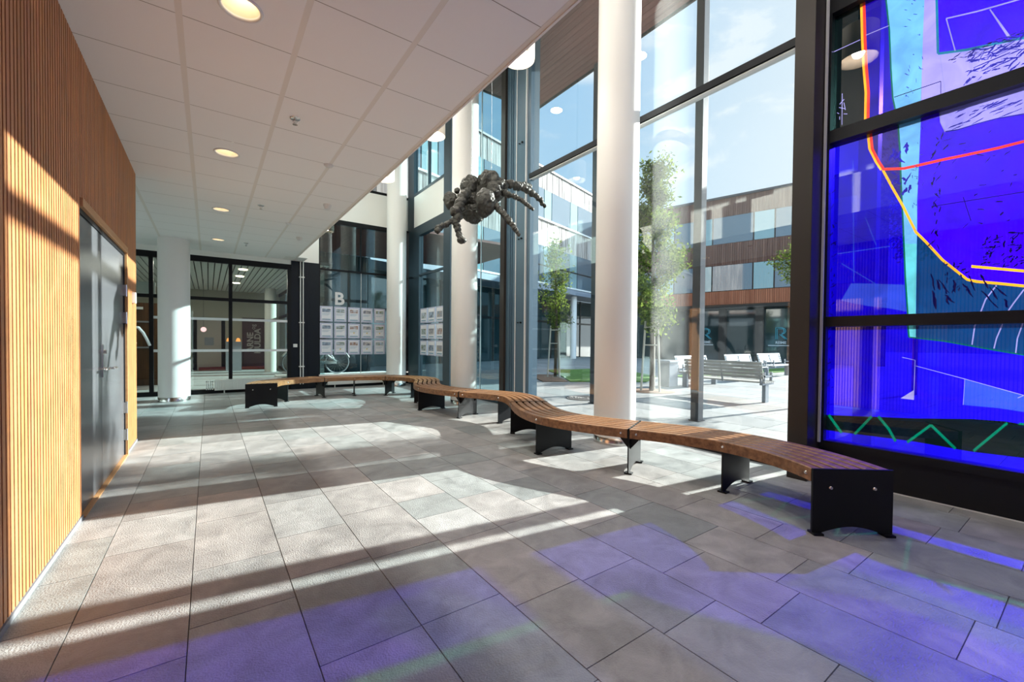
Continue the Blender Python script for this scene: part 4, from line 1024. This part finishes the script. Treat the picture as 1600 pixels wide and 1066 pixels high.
lb = MB(); lb.box(-5.0, 2.4, YE + 0.05, YB, -0.1, -0.003); struct('floor_lobby', lb, M['paveplain'])
window('window_8', [(2.36, 2.42, YE + 0.1, YB, 2.05, 2.15), (2.36, 2.42, YE + 0.1, YB, 0, 0.1), (2.34, 2.44, 13.2, 13.3, 0, 3.05), (2.34, 2.44, 15.2, 15.3, 0, 3.05), (2.34, 2.44, 17.4, 17.5, 0, 3.05), (2.36, 2.42, YE + 0.1, YB, 2.95, 3.06)],
       [(2.385, 2.395, YE + 0.1, YB, 0.1, 2.95)], M['frame'], M['glassdark'])
t = thing('lobby_door', (0.05, YB, 0), 'dark framed door with pale leaf at the back of the lobby', 'door')
b = MB(); b.box(-0.50, -0.36, YB - 0.06, YB, 0, 2.0); b.box(-0.36, 0.52, YB - 0.06, YB, 1.92, 2.0); b.box(0.40, 0.52, YB - 0.06, YB, 0, 1.92); b.build('door_frame', M['black'], t)
b = MB(); b.box(-0.36, 0.40, YB - 0.04, YB - 0.01, 0.02, 1.92); b.build('door_leaf', M['beige'], t)
b = MB(); b.box(-0.13, 0.16, YB - 0.05, YB - 0.04, 0.95, 1.25); b.build('door_notice', M['greymetal'], t)
o = MB().box(-0.98, -0.56, YB - 0.07, YB - 0.005, 0, 2.0).build('wood_cupboard', M['darkwood']); tag(o, 'brown wood cupboard front left of the lobby back door', 'cupboard')
t = thing('shop_sign', (1.5, YB, 0), 'maroon banner with pale upright lettering at the back of the lobby', 'sign')
b = MB(); b.box(1.08, 1.95, YB - 0.06, YB - 0.01, 0.05, 2.04); b.build('banner', M['maroon'], t)
rotm = lambda x, z: Matrix.Translation((x, YB - 0.07, z)) @ Matrix.Rotation(PI / 2, 4, 'X') @ Matrix.Rotation(PI / 2, 4, 'Z')
text_mesh('lettering', 'ARNE', 0.30, M['beige'], t, rotm(1.45, 0.70), 0.008)
text_mesh('lettering', 'HULDA', 0.30, M['beige'], t, rotm(1.70, 0.62), 0.008)
text_mesh('lettering', 'og', 0.22, M['beige'], t, rotm(1.52, 1.58), 0.0)
o = MB().box(-0.3, 1.95, YB - 0.35, YB - 0.08, 0.0, 0.12).build('red_plinth', M['redbase']); tag(o, 'low dark red plinth along the lobby back wall', 'plinth')
t = thing('vending_counter', (0.85, YB - 0.6, 0), 'grey counter machine with two amber lights in the lobby', 'counter')
b = MB(); b.box(0.52, 1.02, YB - 0.8, YB - 0.4, 0.0, 1.10); b.build('cabinet', M['greymetal'], t)
b = MB(); b.lathe((0.62, YB - 0.62, 1.10), [(0.001, 0.14), (0.05, 0.12), (0.08, 0.0)], 16); b.build('lamp', M['amber'], t)
b = MB(); b.lathe((0.92, YB - 0.62, 1.10), [(0.001, 0.14), (0.05, 0.12), (0.08, 0.0)], 16); b.build('lamp', M['amber'], t)
bm = bmesh.new(); bmesh.ops.create_icosphere(bm, subdivisions=3, radius=0.075)
for v in bm.verts: v.co += Vector((-0.13, 16.4, 1.49))
t = thing('pink_pendant', (-0.13, 16.4, 1.49), 'small glowing pink globe lamp seen in the lobby', 'lamp'); bm_obj('globe', bm, M['orb'], t)
b = MB(); b.cyl((-0.13, 16.4, 1.56), (-0.13, 16.4, 3.07), 0.004, n=6); b.build('cord', M['black'], t)
t = thing('lobby_column', (1.86, 18.0, 0), 'slim pale column inside the lobby next to the maroon banner', 'column'); b = MB(); b.lathe((1.86, 18.0, 0), [(0.19, 0), (0.19, 3.06)], 32); b.build('shaft', M['lobbyslat'], t)
for k, (x, y) in enumerate(((0.75, 13.4), (0.75, 14.9), (0.75, 16.8), (-0.6, 13.4), (-0.6, 14.9), (-0.6, 16.8))):
    t = thing('lobby_downlight', (x, y, 3.05), 'flat lit lobby ceiling light, ' + ORD[k % 3] + (' of the row by the maroon banner' if k < 3 else ' of the row by the back door'), 'ceiling light', 'lobby ceiling lights')
    b = MB(); b.cyl((x, y, 3.04), (x, y, 3.058), 0.10, n=24); b.build('lens', M['lobbylamp'], t); lamp_or_fill(x, y, 3.035, 14.0, 0.18)
o = MB().box(-1.5, -0.95, YE + 0.6, YE + 0.75, 2.18, 2.42).build('wall_unit', M['plastic']); tag(o, 'white boxy air curtain unit above the entrance door', 'air curtain')
t = thing('inner_door', (-1.6, 14.2, 0), 'dark brown door with rails behind the short column', 'door')
b = MB(); b.box(-2.3, -1.05, 14.2, 14.26, 0, 2.1); b.build('door_leaf', M['darkwood'], t)
b = MB(); b.box(-1.75, -1.35, 14.14, 14.2, 1.93, 1.99); b.build('door_closer', M['plastic'], t)
for z in (1.6, 0.95): 
    b = MB(); b.box(-1.72, -1.15, 14.17, 14.2, z, z + 0.04); b.build('rail', M['greymetal'], t)

# ------------------------------------------------------------------ passage behind the B window, wing above it
M['soffit'] = wood('soffit_boards', (0.20, 0.075, 0.062, 1), (0.34, 0.14, 0.115, 1), 0.6, 'Y', 0.6)
M['greywood'] = None
def board_mat(name, ca, cb_, sx_, rough=0.75):
    """vertical weathered boards: random tone per board"""
    m, n_, o_ = new_mat(name); bs = n_.nodes.new('ShaderNodeBsdfPrincipled'); bs.inputs['Roughness'].default_value = rough; bs.inputs['Specular IOR Level'].default_value = 0.2
    a = n_.nodes.new('ShaderNodeAttribute'); a.attribute_name = 'tint'
    t_ = n_.nodes.new('ShaderNodeTexCoord'); mp_ = n_.nodes.new('ShaderNodeMapping'); mp_.inputs['Scale'].default_value = (9, 9, 0.45)
    nn = n_.nodes.new('ShaderNodeTexNoise'); nn.inputs['Scale'].default_value = 1; nn.inputs['Detail'].default_value = 6
    n_.links.new(t_.outputs['Object'], mp_.inputs[0]); n_.links.new(mp_.outputs[0], nn.inputs['Vector'])
    cr = n_.nodes.new('ShaderNodeValToRGB'); cr.color_ramp.elements[0].position = 0.35; cr.color_ramp.elements[0].color = ca; cr.color_ramp.elements[1].position = 0.68; cr.color_ramp.elements[1].color = cb_
    n_.links.new(nn.outputs['Fac'], cr.inputs[0])
    mx_ = n_.nodes.new('ShaderNodeMix'); mx_.data_type = 'RGBA'; mx_.blend_type = 'MULTIPLY'; mx_.inputs[0].default_value = 1
    n_.links.new(cr.outputs[0], mx_.inputs[6]); n_.links.new(a.outputs['Color'], mx_.inputs[7]); n_.links.new(mx_.outputs[2], bs.inputs['Base Color'])
    n_.links.new(bs.outputs[0], o_.inputs[0]); return m
M['greywood'] = board_mat('weathered_boards', (0.25, 0.22, 0.20, 1), (0.62, 0.57, 0.53, 1), 1)
M['brownwood'] = board_mat('brown_boards', (0.13, 0.07, 0.055, 1), (0.20, 0.115, 0.09, 1), 1)
M['redwood'] = board_mat('red_boards', (0.30, 0.10, 0.055, 1), (0.42, 0.16, 0.09, 1), 1)
def boards(mb, p0, d, n, length, z0, z1, bw, depth, rng, lo=0.8, hi=1.12, mi=0):
    """row of vertical boards along d, facing n"""
    k = int(length / bw)
    for i in range(k):
        t = rng.uniform(lo, hi)
        q = Vector(p0) + Vector(d) * (i * length / k)
        jut = depth * (0.5 + 0.5 * rng.random())
        mb.obox((q.x, q.y, z0), Vector(d) * (length / k - 0.012), Vector(n) * jut, (0, 0, z1 - z0), mi, (t, t, t, 1))
rng = random.Random(9)
wg = thing('building_wing', (2.5, 14, 4.3), 'timber clad building wing bridging over the passage behind the far window', 'building')
b = MB(); b.box(-1, 5.0, 12.6, 16.6, 4.45, 12.0); b.build('wall', M['soffit'], wg)
b = MB(); boards(b, (-1, 12.6, 0), (1, 0, 0), (0, -1, 0), 6.0, 4.45, 12.0, 0.16, 0.03, rng); boards(b, (5.0, 12.6, 0), (0, 1, 0), (1, 0, 0), 4.0, 4.45, 12.0, 0.16, 0.03, rng); b.build('cladding', M['greywood'], wg)
b = MB(); 
y = 11.65
while y < 16.4:
    b.box(-1, 9.0, y, y + 0.135, 4.36, 4.44); y += 0.15
b.build('soffit', M['soffit'], wg)
M['tealdark'] = plain('dark_shopfront', (0.010, 0.030, 0.036, 1), 0.12, 0, 0.6)
t = thing('passage_shopfront', (3.7, 16.4, 0), 'dark glazed shopfront at the back of the covered passage', 'shopfront')
b = MB(); b.box(2.6, 5.0, 16.4, 16.6, 0, 4.34); b.build('glazing', M['tealdark'], t)
b = MB()
for x in (2.6, 3.4, 4.2, 4.93): b.box(x, x + 0.07, 16.33, 16.4, 0, 4.34)
b.box(2.6, 5.0, 16.34, 16.4, 2.6, 2.7); b.build('mullion', M['frame'], t)

# white bicycle outside the B window
bk = thing('bicycle', (2.55, 12.3, 0.28), 'white bicycle with mudguards standing outside the letter B window', 'bicycle')
M['bikewhite'] = plain('bike_paint', (0.78, 0.78, 0.76, 1), 0.35)
def wheel(cx):
    b = MB(); pts = [(cx + 0.30 * math.cos(2 * PI * i / 36), 12.3, 0.60 + 0.30 * math.sin(2 * PI * i / 36)) for i in range(37)]
    b.tube(pts, 0.018, 8, cap=False); w_ = b.build('wheel', M['greymetal'], bk)
    b = MB()
    for i in range(20):
        a = 2 * PI * i / 20; b.cyl((cx, 12.3, 0.60), (cx + 0.29 * math.cos(a), 12.3, 0.60 + 0.29 * math.sin(a)), 0.0022, n=4)
    b.cyl((cx, 12.26, 0.60), (cx, 12.34, 0.60), 0.02, n=10); o = b.build('spoke', M['chrome'], bk); o.parent = w_
    b = MB(); pts = [(cx + 0.335 * math.cos(a), 12.3, 0.60 + 0.335 * math.sin(a)) for a in [R(20 + 7 * i) for i in range(20)]]; b.tube(pts, 0.022, 6); b.build('mudguard', M['bikewhite'], bk)
wheel(2.87); wheel(1.83)
b = MB(); S = [(2.87, 12.3, .60), (2.42, 12.3, .58), (2.25, 12.3, 1.08), (1.93, 12.3, 1.12), (1.83, 12.3, .60)]
for a, c in ((0, 1), (0, 2), (1, 2), (1, 3), (3, 4)): b.cyl(S[a], S[c], 0.021, n=8)
b.tube([(1.93, 12.3, 1.05), (2.2, 12.3, .72), (2.42, 12.3, .58)], 0.016)
b.cyl((2.25, 12.3, 1.05), (2.22, 12.3, 1.2), 0.012, n=8); b.cyl((1.93, 12.3, 1.10), (1.95, 12.3, 1.3), 0.012, n=8); b.build('bike_frame', M['bikewhite'], bk)
b = MB(); b.tube([(2.10, 12.02, 1.30), (1.98, 12.1, 1.32), (1.95, 12.3, 1.30), (1.98, 12.5, 1.32), (2.10, 12.58, 1.30)], 0.012); b.build('handlebar', M['chrome'], bk)
b = MB(); b.box(2.12, 2.36, 12.24, 12.36, 1.2, 1.25); b.build('saddle', M['black'], bk, bevel=0.02)
b = MB(); b.box(2.45, 2.85, 12.25, 12.27, 0.56, 0.64); b.build('chain_guard', M['bikewhite'], bk)
b = MB(); b.cyl((2.42, 12.2, .58), (2.42, 12.4, .58), 0.05, n=16); b.tube([(2.42, 12.22, .58), (2.36, 12.22, .42)], 0.01); b.tube([(2.42, 12.38, .58), (2.48, 12.38, .74)], 0.01); b.build('crank', M['chrome'], bk)
o = MB().box(1.4, 4.3, 12.0, 12.7, 0.0, 0.278).build('window_ledge', M['white']); tag(o, 'pale ledge outside the far window that carries the bicycle', 'ledge')

# ------------------------------------------------------------------ canopy and outer posts
cnp = thing('canopy_roof', (5.5, 2, HU), 'reddish timber boarded roof canopy outside the glass front', 'canopy')
b = MB(); b.box(XF + 0.1, 6.28, -12, 8.0, 6.70, 7.4); b.build('roof', M['frame'], cnp)
b = MB(); x = XF + 0.1
while x < 6.26:
    b.box(x, x + 0.112, -12, 7.99, 6.67, 6.70); x += 0.12
b.build('soffit_board', M['soffit'], cnp)
b = MB(); b.box(6.27, 6.30, -12, 8.03, 6.64, 7.42); b.box(XF + 0.1, 6.30, 8.0, 8.03, 6.64, 7.42); b.build('fascia', M['frame'], cnp)
for k, (y, nm) in enumerate(((1.655, 'beyond the black frame by the art glass'), (3.745, 'between the near column and the black frame'), (5.92, 'just left of the near white column'))):
    t = thing('steel_post', (6.24, y, 0), 'slim dark steel post outside the glass front, ' + nm, 'post', 'outer canopy posts')
    hw_ = 0.09 if k == 0 else 0.065
    b = MB(); b.box(6.17, 6.31, y - hw_, y + hw_, 0, 6.66); b.build('shaft', M['post'], t, bevel=0.004)
    b = MB(); b.box(6.15, 6.33, y - 0.085, y + 0.085, 0, 0.012); b.build('base_plate', M['post'], t)

# ------------------------------------------------------------------ the two courtyard buildings
M['bglass'] = plain('building_glass', (0.10, 0.15, 0.19, 1), 0.04, 0.0, 1.0, coat=1.0)
M['bglass2'] = plain('building_glass_pale', (0.22, 0.36, 0.38, 1), 0.06, 0.0, 1.0, coat=1.0)
M['shopglass'] = plain('shop_glass', (0.020, 0.045, 0.05, 1), 0.05, 0.0, 0.9, coat=0.6)
M['slabgrey'] = plain('slab_edge', (0.26, 0.29, 0.34, 1), 0.6)
M['roofedge'] = plain('roof_edge', (0.05, 0.05, 0.055, 1), 0.5)
def facade(name, loc, P, d, n, segs, label, cat='building'):
    pass
# north building: grey weathered boards. Plane through (19.45,21.35) heading 74.18 deg
hd = R(74.18); d = Vector((math.sin(hd), math.cos(hd), 0)); n = Vector((math.cos(hd), -math.sin(hd), 0))   # n points back to the courtyard
P0 = Vector((19.45, 21.35, 0)) - d * 14.6; LN = 21.8
nb = thing('timber_building', P0 + d * 13, 'grey weathered timber office building across the courtyard with ribbon windows', 'building')
rng = random.Random(31)
def run(mb, a, b_, z0, z1, dep, out=0.0, mi=0, tint=None):
    q = P_ + d * a + n * out; mb.obox((q.x, q.y, z0), d * (b_ - a), -n * dep, (0, 0, z1 - z0), mi, tint)
P_ = P0
b = MB(); run(b, 0, LN, 4.72, 12.0, 8.0, -0.12); b.build('wall', M['brownframe'], nb)
b = MB(); boards(b, P0 - n * 0.10, d, n, LN, 10.76, 12.0, 0.13, 0.05, rng, 0.75, 1.1); boards(b, P0 - n * 0.10, d, n, LN, 7.22, 8.80, 0.13, 0.05, rng, 0.75, 1.1); b.build('cladding', M['greywood'], nb)
b = MB(); run(b, -0.1, LN, 12.0, 12.12, 8.1, 0.02); b.build('roof_edge', M['roofedge'], nb)
b = MB(); run(b, 0, LN, 8.80, 8.90, 0.3, 0.04); run(b, 0, LN, 4.82, 4.92, 0.3, 0.04); b.build('window_sill', M['white'], nb)
a = 0.2; k = 0
pat = [2.3, 1.0, 2.3, 0.85]
while a < LN - 2.4:
    wdt = pat[k % 4]
    for (z0, z1) in ((8.92, 10.76), (4.94, 7.22)):
        b = MB(); run(b, a + 0.04, a + wdt - 0.04, z0, z1, 0.05, -0.06); w_ = b.build('window', M['bglass'] if k % 2 == 0 else M['bglass2'], nb)
        if z0 < 6: 
            b = MB(); run(b, a + 0.04, a + wdt - 0.04, 5.95, 6.03, 0.03, -0.03); o = b.build('mullion', M['frame'], nb); o.parent = w_
    a += wdt; k += 1
b = MB(); run(b, -0.5, LN, 4.40, 4.72, 2.0, 0.3); b.build('slab_edge', M['slabgrey'], nb)
b = MB(); run(b, 0, LN + 1.4, 0, 4.4, 0.2, -1.8); b.build('shopfront', M['shopglass'], nb)
b = MB()
for a in np.arange(1.0, LN, 2.1): run(b, a, a + 0.09, 0, 4.4, 0.06, -1.75)
run(b, 0, LN, 2.55, 2.68, 0.06, -1.75); b.build('mullion', M['frame'], nb)
for a in (5.6, 11.0, 16.4): 
    b = MB(); q = P0 + d * a - n * 0.3; b.lathe((q.x, q.y, 0), [(0.22, 0), (0.22, 4.4)], 24); b.build('pillar', M['column'], nb)
# east building: brown boards. Plane through (27.48,13.86), heading -14.43 deg
he = R(-14.43); d = Vector((math.sin(he), math.cos(he), 0)); n = Vector((-math.cos(he), math.sin(he), 0))
P0 = Vector((27.48, 13.86, 0)) - d * 7.2; P_ = P0; LN = 16.0
eb_ = thing('brown_building', P0 + d * 8, 'brown timber building across the courtyard with shops on the ground floor', 'building')
b = MB(); run(b, 0, LN, 3.55, 10.6, 8.0, -0.12); b.build('wall', M['brownframe'], eb_)
b = MB(); boards(b, P0 - n * 0.10, d, n, LN, 9.42, 10.6, 0.13, 0.05, rng, 0.85, 1.1); boards(b, P0 - n * 0.10, d, n, LN, 6.28, 7.66, 0.13, 0.05, rng, 0.85, 1.1); b.build('cladding', M['brownwood'], eb_)
b = MB(); boards(b, P0 - n * 0.10, d, n, LN, 3.72, 4.58, 0.12, 0.06, rng, 0.85, 1.1); b.build('cladding_band', M['redwood'], eb_)
b = MB(); run(b, -0.1, LN, 10.6, 10.74, 8.1, 0.02); b.build('roof_edge', M['roofedge'], eb_)
b = MB(); run(b, 0, LN, 3.48, 3.70, 2.2, 0.05); b.build('slab_edge', M['brownframe'], eb_)
a = 0.3; k = 0; pat = [2.4, 0.8, 1.7, 1.15]
while a < LN - 1.8:
    wdt = pat[k % 4]
    for (z0, z1) in ((7.68, 9.40), (4.62, 6.26)):
        b = MB(); run(b, a + 0.04, a + wdt - 0.04, z0, z1, 0.05, -0.06); b.build('window', M['bglass'] if k % 2 == 0 else M['bglass2'], eb_)
    a += wdt; k += 1
b = MB(); run(b, 0, LN, 0, 3.5, 0.2, -1.2); b.build('shopfront', M['shopglass'], eb_)
b = MB()
for a in np.arange(1.5, LN, 2.18): run(b, a, a + 0.42, 0, 3.5, 0.4, -0.7)
b.build('pillar', M['brownframe'], eb_)
# cyan R signs on the shop glass
M['signblue'] = plain('sign_cyan', (0.10, 0.52, 0.66, 1), 0.5)
M['signwhite'] = plain('sign_white', (0.65, 0.68, 0.70, 1), 0.5)
def shop_logo(a, label):
    q = P0 + d * a - n * 1.18
    t = thing('shop_logo', (q.x, q.y, 1.6), label, 'shop sign', 'blue R shop signs')
    def pt(u, z): r_ = q - d * u; return (r_.x, r_.y, z)     # u to the right as seen from the courtyard
    b = MB()
    for k2, s in enumerate((0.0, 0.085)):
        b.tube([pt(s, 1.48), pt(s, 2.22 - s), pt(0.32, 2.22 - s), pt(0.50 - s, 2.13), pt(0.54 - s, 1.99), pt(0.49 - s, 1.87), pt(0.32, 1.79 + s)], 0.022, 6)
        b.tube([pt(0.30 - s, 1.79), pt(0.62 - s, 1.48)], 0.022, 6)
    b.build('logo', M['signblue'], t)
    X = Matrix(((-d.x, 0, -n.x * -1, 0), (-d.y, 0, n.y, 0), (0, 1, 0, 0), (0, 0, 0, 1)))
    rm = Matrix.Identity(4)
    ex = -d; ez = n; ey = Vector((0, 0, 1))
    for i in range(3): rm[i][0] = ex[i]; rm[i][1] = ey[i]; rm[i][2] = ez[i]; rm[i][3] = (q + n * 0.03 + Vector((0, 0, 1.20)))[i]
    text_mesh('lettering', 'REIME', 0.22, M['signwhite'], t, rm, 0.006)
    b = MB(); r0 = q - d * -0.5; b.obox((q + d * 0.40 + n * 0.02 + Vector((0, 0, 1.06))), -d * 1.15, n * 0.02, (0, 0, 0.05)); b.build('underline', M['signwhite'], t)
shop_logo(5.23, 'pale blue R logo on the shop glass, next to the black post')
shop_logo(9.65, 'pale blue R logo on the shop glass, partly behind the steel post')

# ------------------------------------------------------------------ courtyard things
def leaf_cloud(mb, center_fn, n, size, rng, c_lo, c_hi):
    for _ in range(n):
        c, out = center_fn(); s = size * rng.uniform(0.6, 1.3)
        nrm = (Vector((rng.gauss(0, 1), rng.gauss(0, 1), rng.gauss(0, 1) + 0.5)) + out).normalized()
        a = nrm.orthogonal().normalized(); a.rotate(Matrix.Rotation(rng.uniform(0, 2 * PI), 3, nrm)); b_ = nrm.cross(a)
        k = rng.random(); t = tuple(c_lo[i] + (c_hi[i] - c_lo[i]) * k for i in range(3)) + (1,)
        mb.add([c - a * s, c + b_ * s * 0.45, c + a * s, c - b_ * s * 0.45], [(0, 1, 2, 3)], 0, False, t)
def tree(x, y, h, z0, rmax, n, seed, label, guard=False, lean=0):
    rng = random.Random(seed)
    t = thing('young_tree', (x, y, 0), label, 'tree')
    b = MB(); b.tube([(x, y, 0), (x + 0.02, y, h * 0.4), (x - 0.02, y + 0.02, h * 0.75), (x, y, h * 0.97)], [0.055, 0.045, 0.028, 0.008], 8); b.build('trunk', M['bark'], t)
    b = MB(); tips = []
    for i in range(46):
        k = (i + rng.uniform(0, 1)) / 46; z = z0 + (h - z0) * k * 0.92
        ln = rmax * (1.05 - 0.6 * k) * rng.uniform(0.5, 1.0) * (0.55 + 0.45 * min(1, k * 5)); a = rng.uniform(0, 2 * PI)
        p1 = Vector((x + ln * math.cos(a), y + ln * math.sin(a), z + ln * 0.7)); tips.append((Vector((x, y, z)), p1))
        b.tube([(x, y, z), ((x * 1.0 + p1.x) / 2, (y + p1.y) / 2, z + ln * 0.25), p1], [0.014, 0.009, 0.004], 5)
    b.build('branch', M['bark'], t)
    b = MB()
    def cf():
        p0, p1 = rng.choice(tips); k = rng.uniform(0.25, 1.08)
        c = p0.lerp(p1, k) + Vector((rng.gauss(0, .1), rng.gauss(0, .1), rng.gauss(0, .11)))
        return c, (p1 - p0).normalized() * 0.5
    leaf_cloud(b, cf, n, 0.054, rng, (0.030, 0.070, 0.012), (0.22, 0.28, 0.055))
    b.build('crown', M['leaf'], t)
    return t
tree(9.04, 6.65, 5.85, 1.35, 0.95, 9500, 2, 'tall slim leafy tree right of the near column with pale stakes')
tree(9.55, 10.87, 4.6, 1.5, 0.74, 2600, 5, 'smaller leafy tree between the blue pillar and the near column')
tree(20.0, 7.35, 5.1, 3.4, 1.7, 4200, 8, 'leafy tree mostly hidden by the black frame, one branch showing')
tree(14.0, 2.75, 7.2, 3.2, 1.15, 5200, 12, 'tall leafy tree standing behind the blue art glass')
for k, (gx, gy, nm) in enumerate(((9.04, 6.65, 'around the tall slim tree'), (9.55, 10.87, 'around the smaller tree'))):
    t = thing('tree_guard', (gx, gy, 0), 'timber stakes with rails standing ' + nm, 'tree guard', 'tree stakes')
    for a in (0.4, 2.5, 4.6):
        b = MB(); b.cyl((gx + 0.26 * math.cos(a), gy + 0.26 * math.sin(a), 0), (gx + 0.17 * math.cos(a), gy + 0.17 * math.sin(a), 1.75), 0.026, n=8); b.build('stake', M['stake'], t)
    b = MB(); P3 = [(gx + 0.19 * math.cos(a), gy + 0.19 * math.sin(a)) for a in (0.4, 2.5, 4.6)]
    for z in (1.15, 1.6):
        for i in range(3): b.cyl((*P3[i], z), (*P3[(i + 1) % 3], z), 0.018, n=6)
    b.build('rail', M['stake'], t)
# lawns
def lawn(poly, label):
    b = MB(); b.prism([(p[0], p[1], 0.0) for p in poly], (0, 0, 0.03)); o = b.build('lawn', M['grass']); tag(o, label, 'grass', None, 'stuff')
lawn([(8.9, 9.45), (10.9, 8.2), (12.9, 9.3), (15, 13), (11.5, 13.6), (10.4, 11.65)], 'patch of green lawn in front of the smaller tree')
lawn([(13.4, 8.3), (24, 7.9), (24.5, 9.2), (13.6, 9.3)], 'strip of green lawn behind the white courtyard benches')
o = MB().prism([(8.2, 9.9, 0), (8.85, 9.5, 0), (10.2, 11.7, 0), (9.4, 12.2, 0)], (0, 0, 0.02)).build('planting_bed', M['earth']); tag(o, 'brown mulch bed at the foot of the smaller tree', 'bed')
o = MB().lathe((9.04, 6.65, 0.0), [(0.001, 0.006), (0.55, 0.006), (0.56, 0.0)], 32).build('tree_pit', M['earth']); tag(o, 'round tree pit around the tall slim tree', 'tree pit')
t = thing('tree_grate', (6.55, 6.62, 0), 'round iron grate set in the paving outside the glass', 'grate')
b = MB()
for r_ in np.linspace(0.06, 0.40, 7): b.lathe((6.62, 6.55, 0), [(r_ - 0.018, 0.0), (r_ - 0.018, 0.008), (r_ + 0.012, 0.008), (r_ + 0.012, 0.0)], 32)
b.build('ring', M['iron'], t)

def park_bench(ox, oy, ang, L, mslat, label, group):
    """local x along the bench, seat towards +y"""
    c, s = math.cos(ang), math.sin(ang)
    def W(x, y, z): return Vector((ox + x * c - y * s, oy + x * s + y * c, z))
    ex = Vector((c, s, 0)); ey = Vector((-s, c, 0)); ez = Vector((0, 0, 1))
    t = thing('park_bench', (ox, oy, 0), label, 'bench', group)
    b = MB()
    for i in range(5): b.obox(W(-L / 2, 0.03 + i * 0.095, 0.40 + 0.008 * (i == 4)), ex * L, ey * 0.08, ez * 0.03)
    b.build('seat', mslat, t)
    b = MB()
    for i in range(5):
        k = 0.07 + i * 0.072; b.obox(W(-L / 2, -0.02 - k * 0.28, 0.42 + k), ex * L, (ey * 0.022 + ez * 0.008), (ez * 0.058 - ey * 0.016))
    b.build('backrest', mslat, t)
    for x in (-L / 2 + 0.06, L / 2 - 0.06):
        b = MB(); b.obox(W(x - 0.035, 0.12, 0), ex * 0.07, ey * 0.14, ez * 0.37); b.obox(W(x - 0.03, 0.0, 0.36), ex * 0.06, ey * 0.50, ez * 0.04); b.build('leg', M['greymetal'], t)
        b = MB(); b.tube([W(x, -0.0, 0.39), W(x, -0.10, 0.80)], 0.02, 6); b.build('back_support', M['greymetal'], t)
        b = MB(); b.obox(W(x - 0.025, 0.10, 0.42), ex * 0.05, ey * 0.03, ez * 0.20); b.obox(W(x - 0.025, 0.42, 0.42), ex * 0.05, ey * 0.03, ez * 0.20); b.obox(W(x - 0.025, 0.1, 0.52), ex * 0.05, ey * 0.35, ez * 0.03); b.build('armrest', M['greymetal'], t)
    b = MB(); b.tube([W(0, -0.0, 0.39), W(0, -0.10, 0.80)], 0.02, 6); b.build('back_support', M['greymetal'], t)
park_bench(9.19, 4.92, R(-90), 1.72, M['greyslat'], 'grey slatted courtyard bench nearest the glass, seen from behind', 'courtyard benches')
park_bench(11.5, 7.0, R(180), 1.6, M['whiteslat'], 'whitish courtyard bench beside the grey bin, behind the steel post', 'courtyard benches')
park_bench(14.5, 7.15, R(180), 1.7, M['whiteslat'], 'whitish courtyard bench, middle of the three facing the sun', 'courtyard benches')
park_bench(17.3, 7.4, R(180), 1.8, M['whiteslat'], 'whitish courtyard bench next to the black frame, on the lawn edge', 'courtyard benches')
t = thing('litter_bin', (10.45, 7.15, 0), 'square grey litter bin between the tall tree and the benches', 'bin')
b = MB(); b.box(10.25, 10.65, 6.97, 7.33, 0.0, 0.66); b.build('body', M['greymetal'], t, bevel=0.01)
b = MB(); b.box(10.22, 10.68, 6.94, 7.36, 0.66, 0.72); b.build('lid', M['greymetal'], t, bevel=0.01)
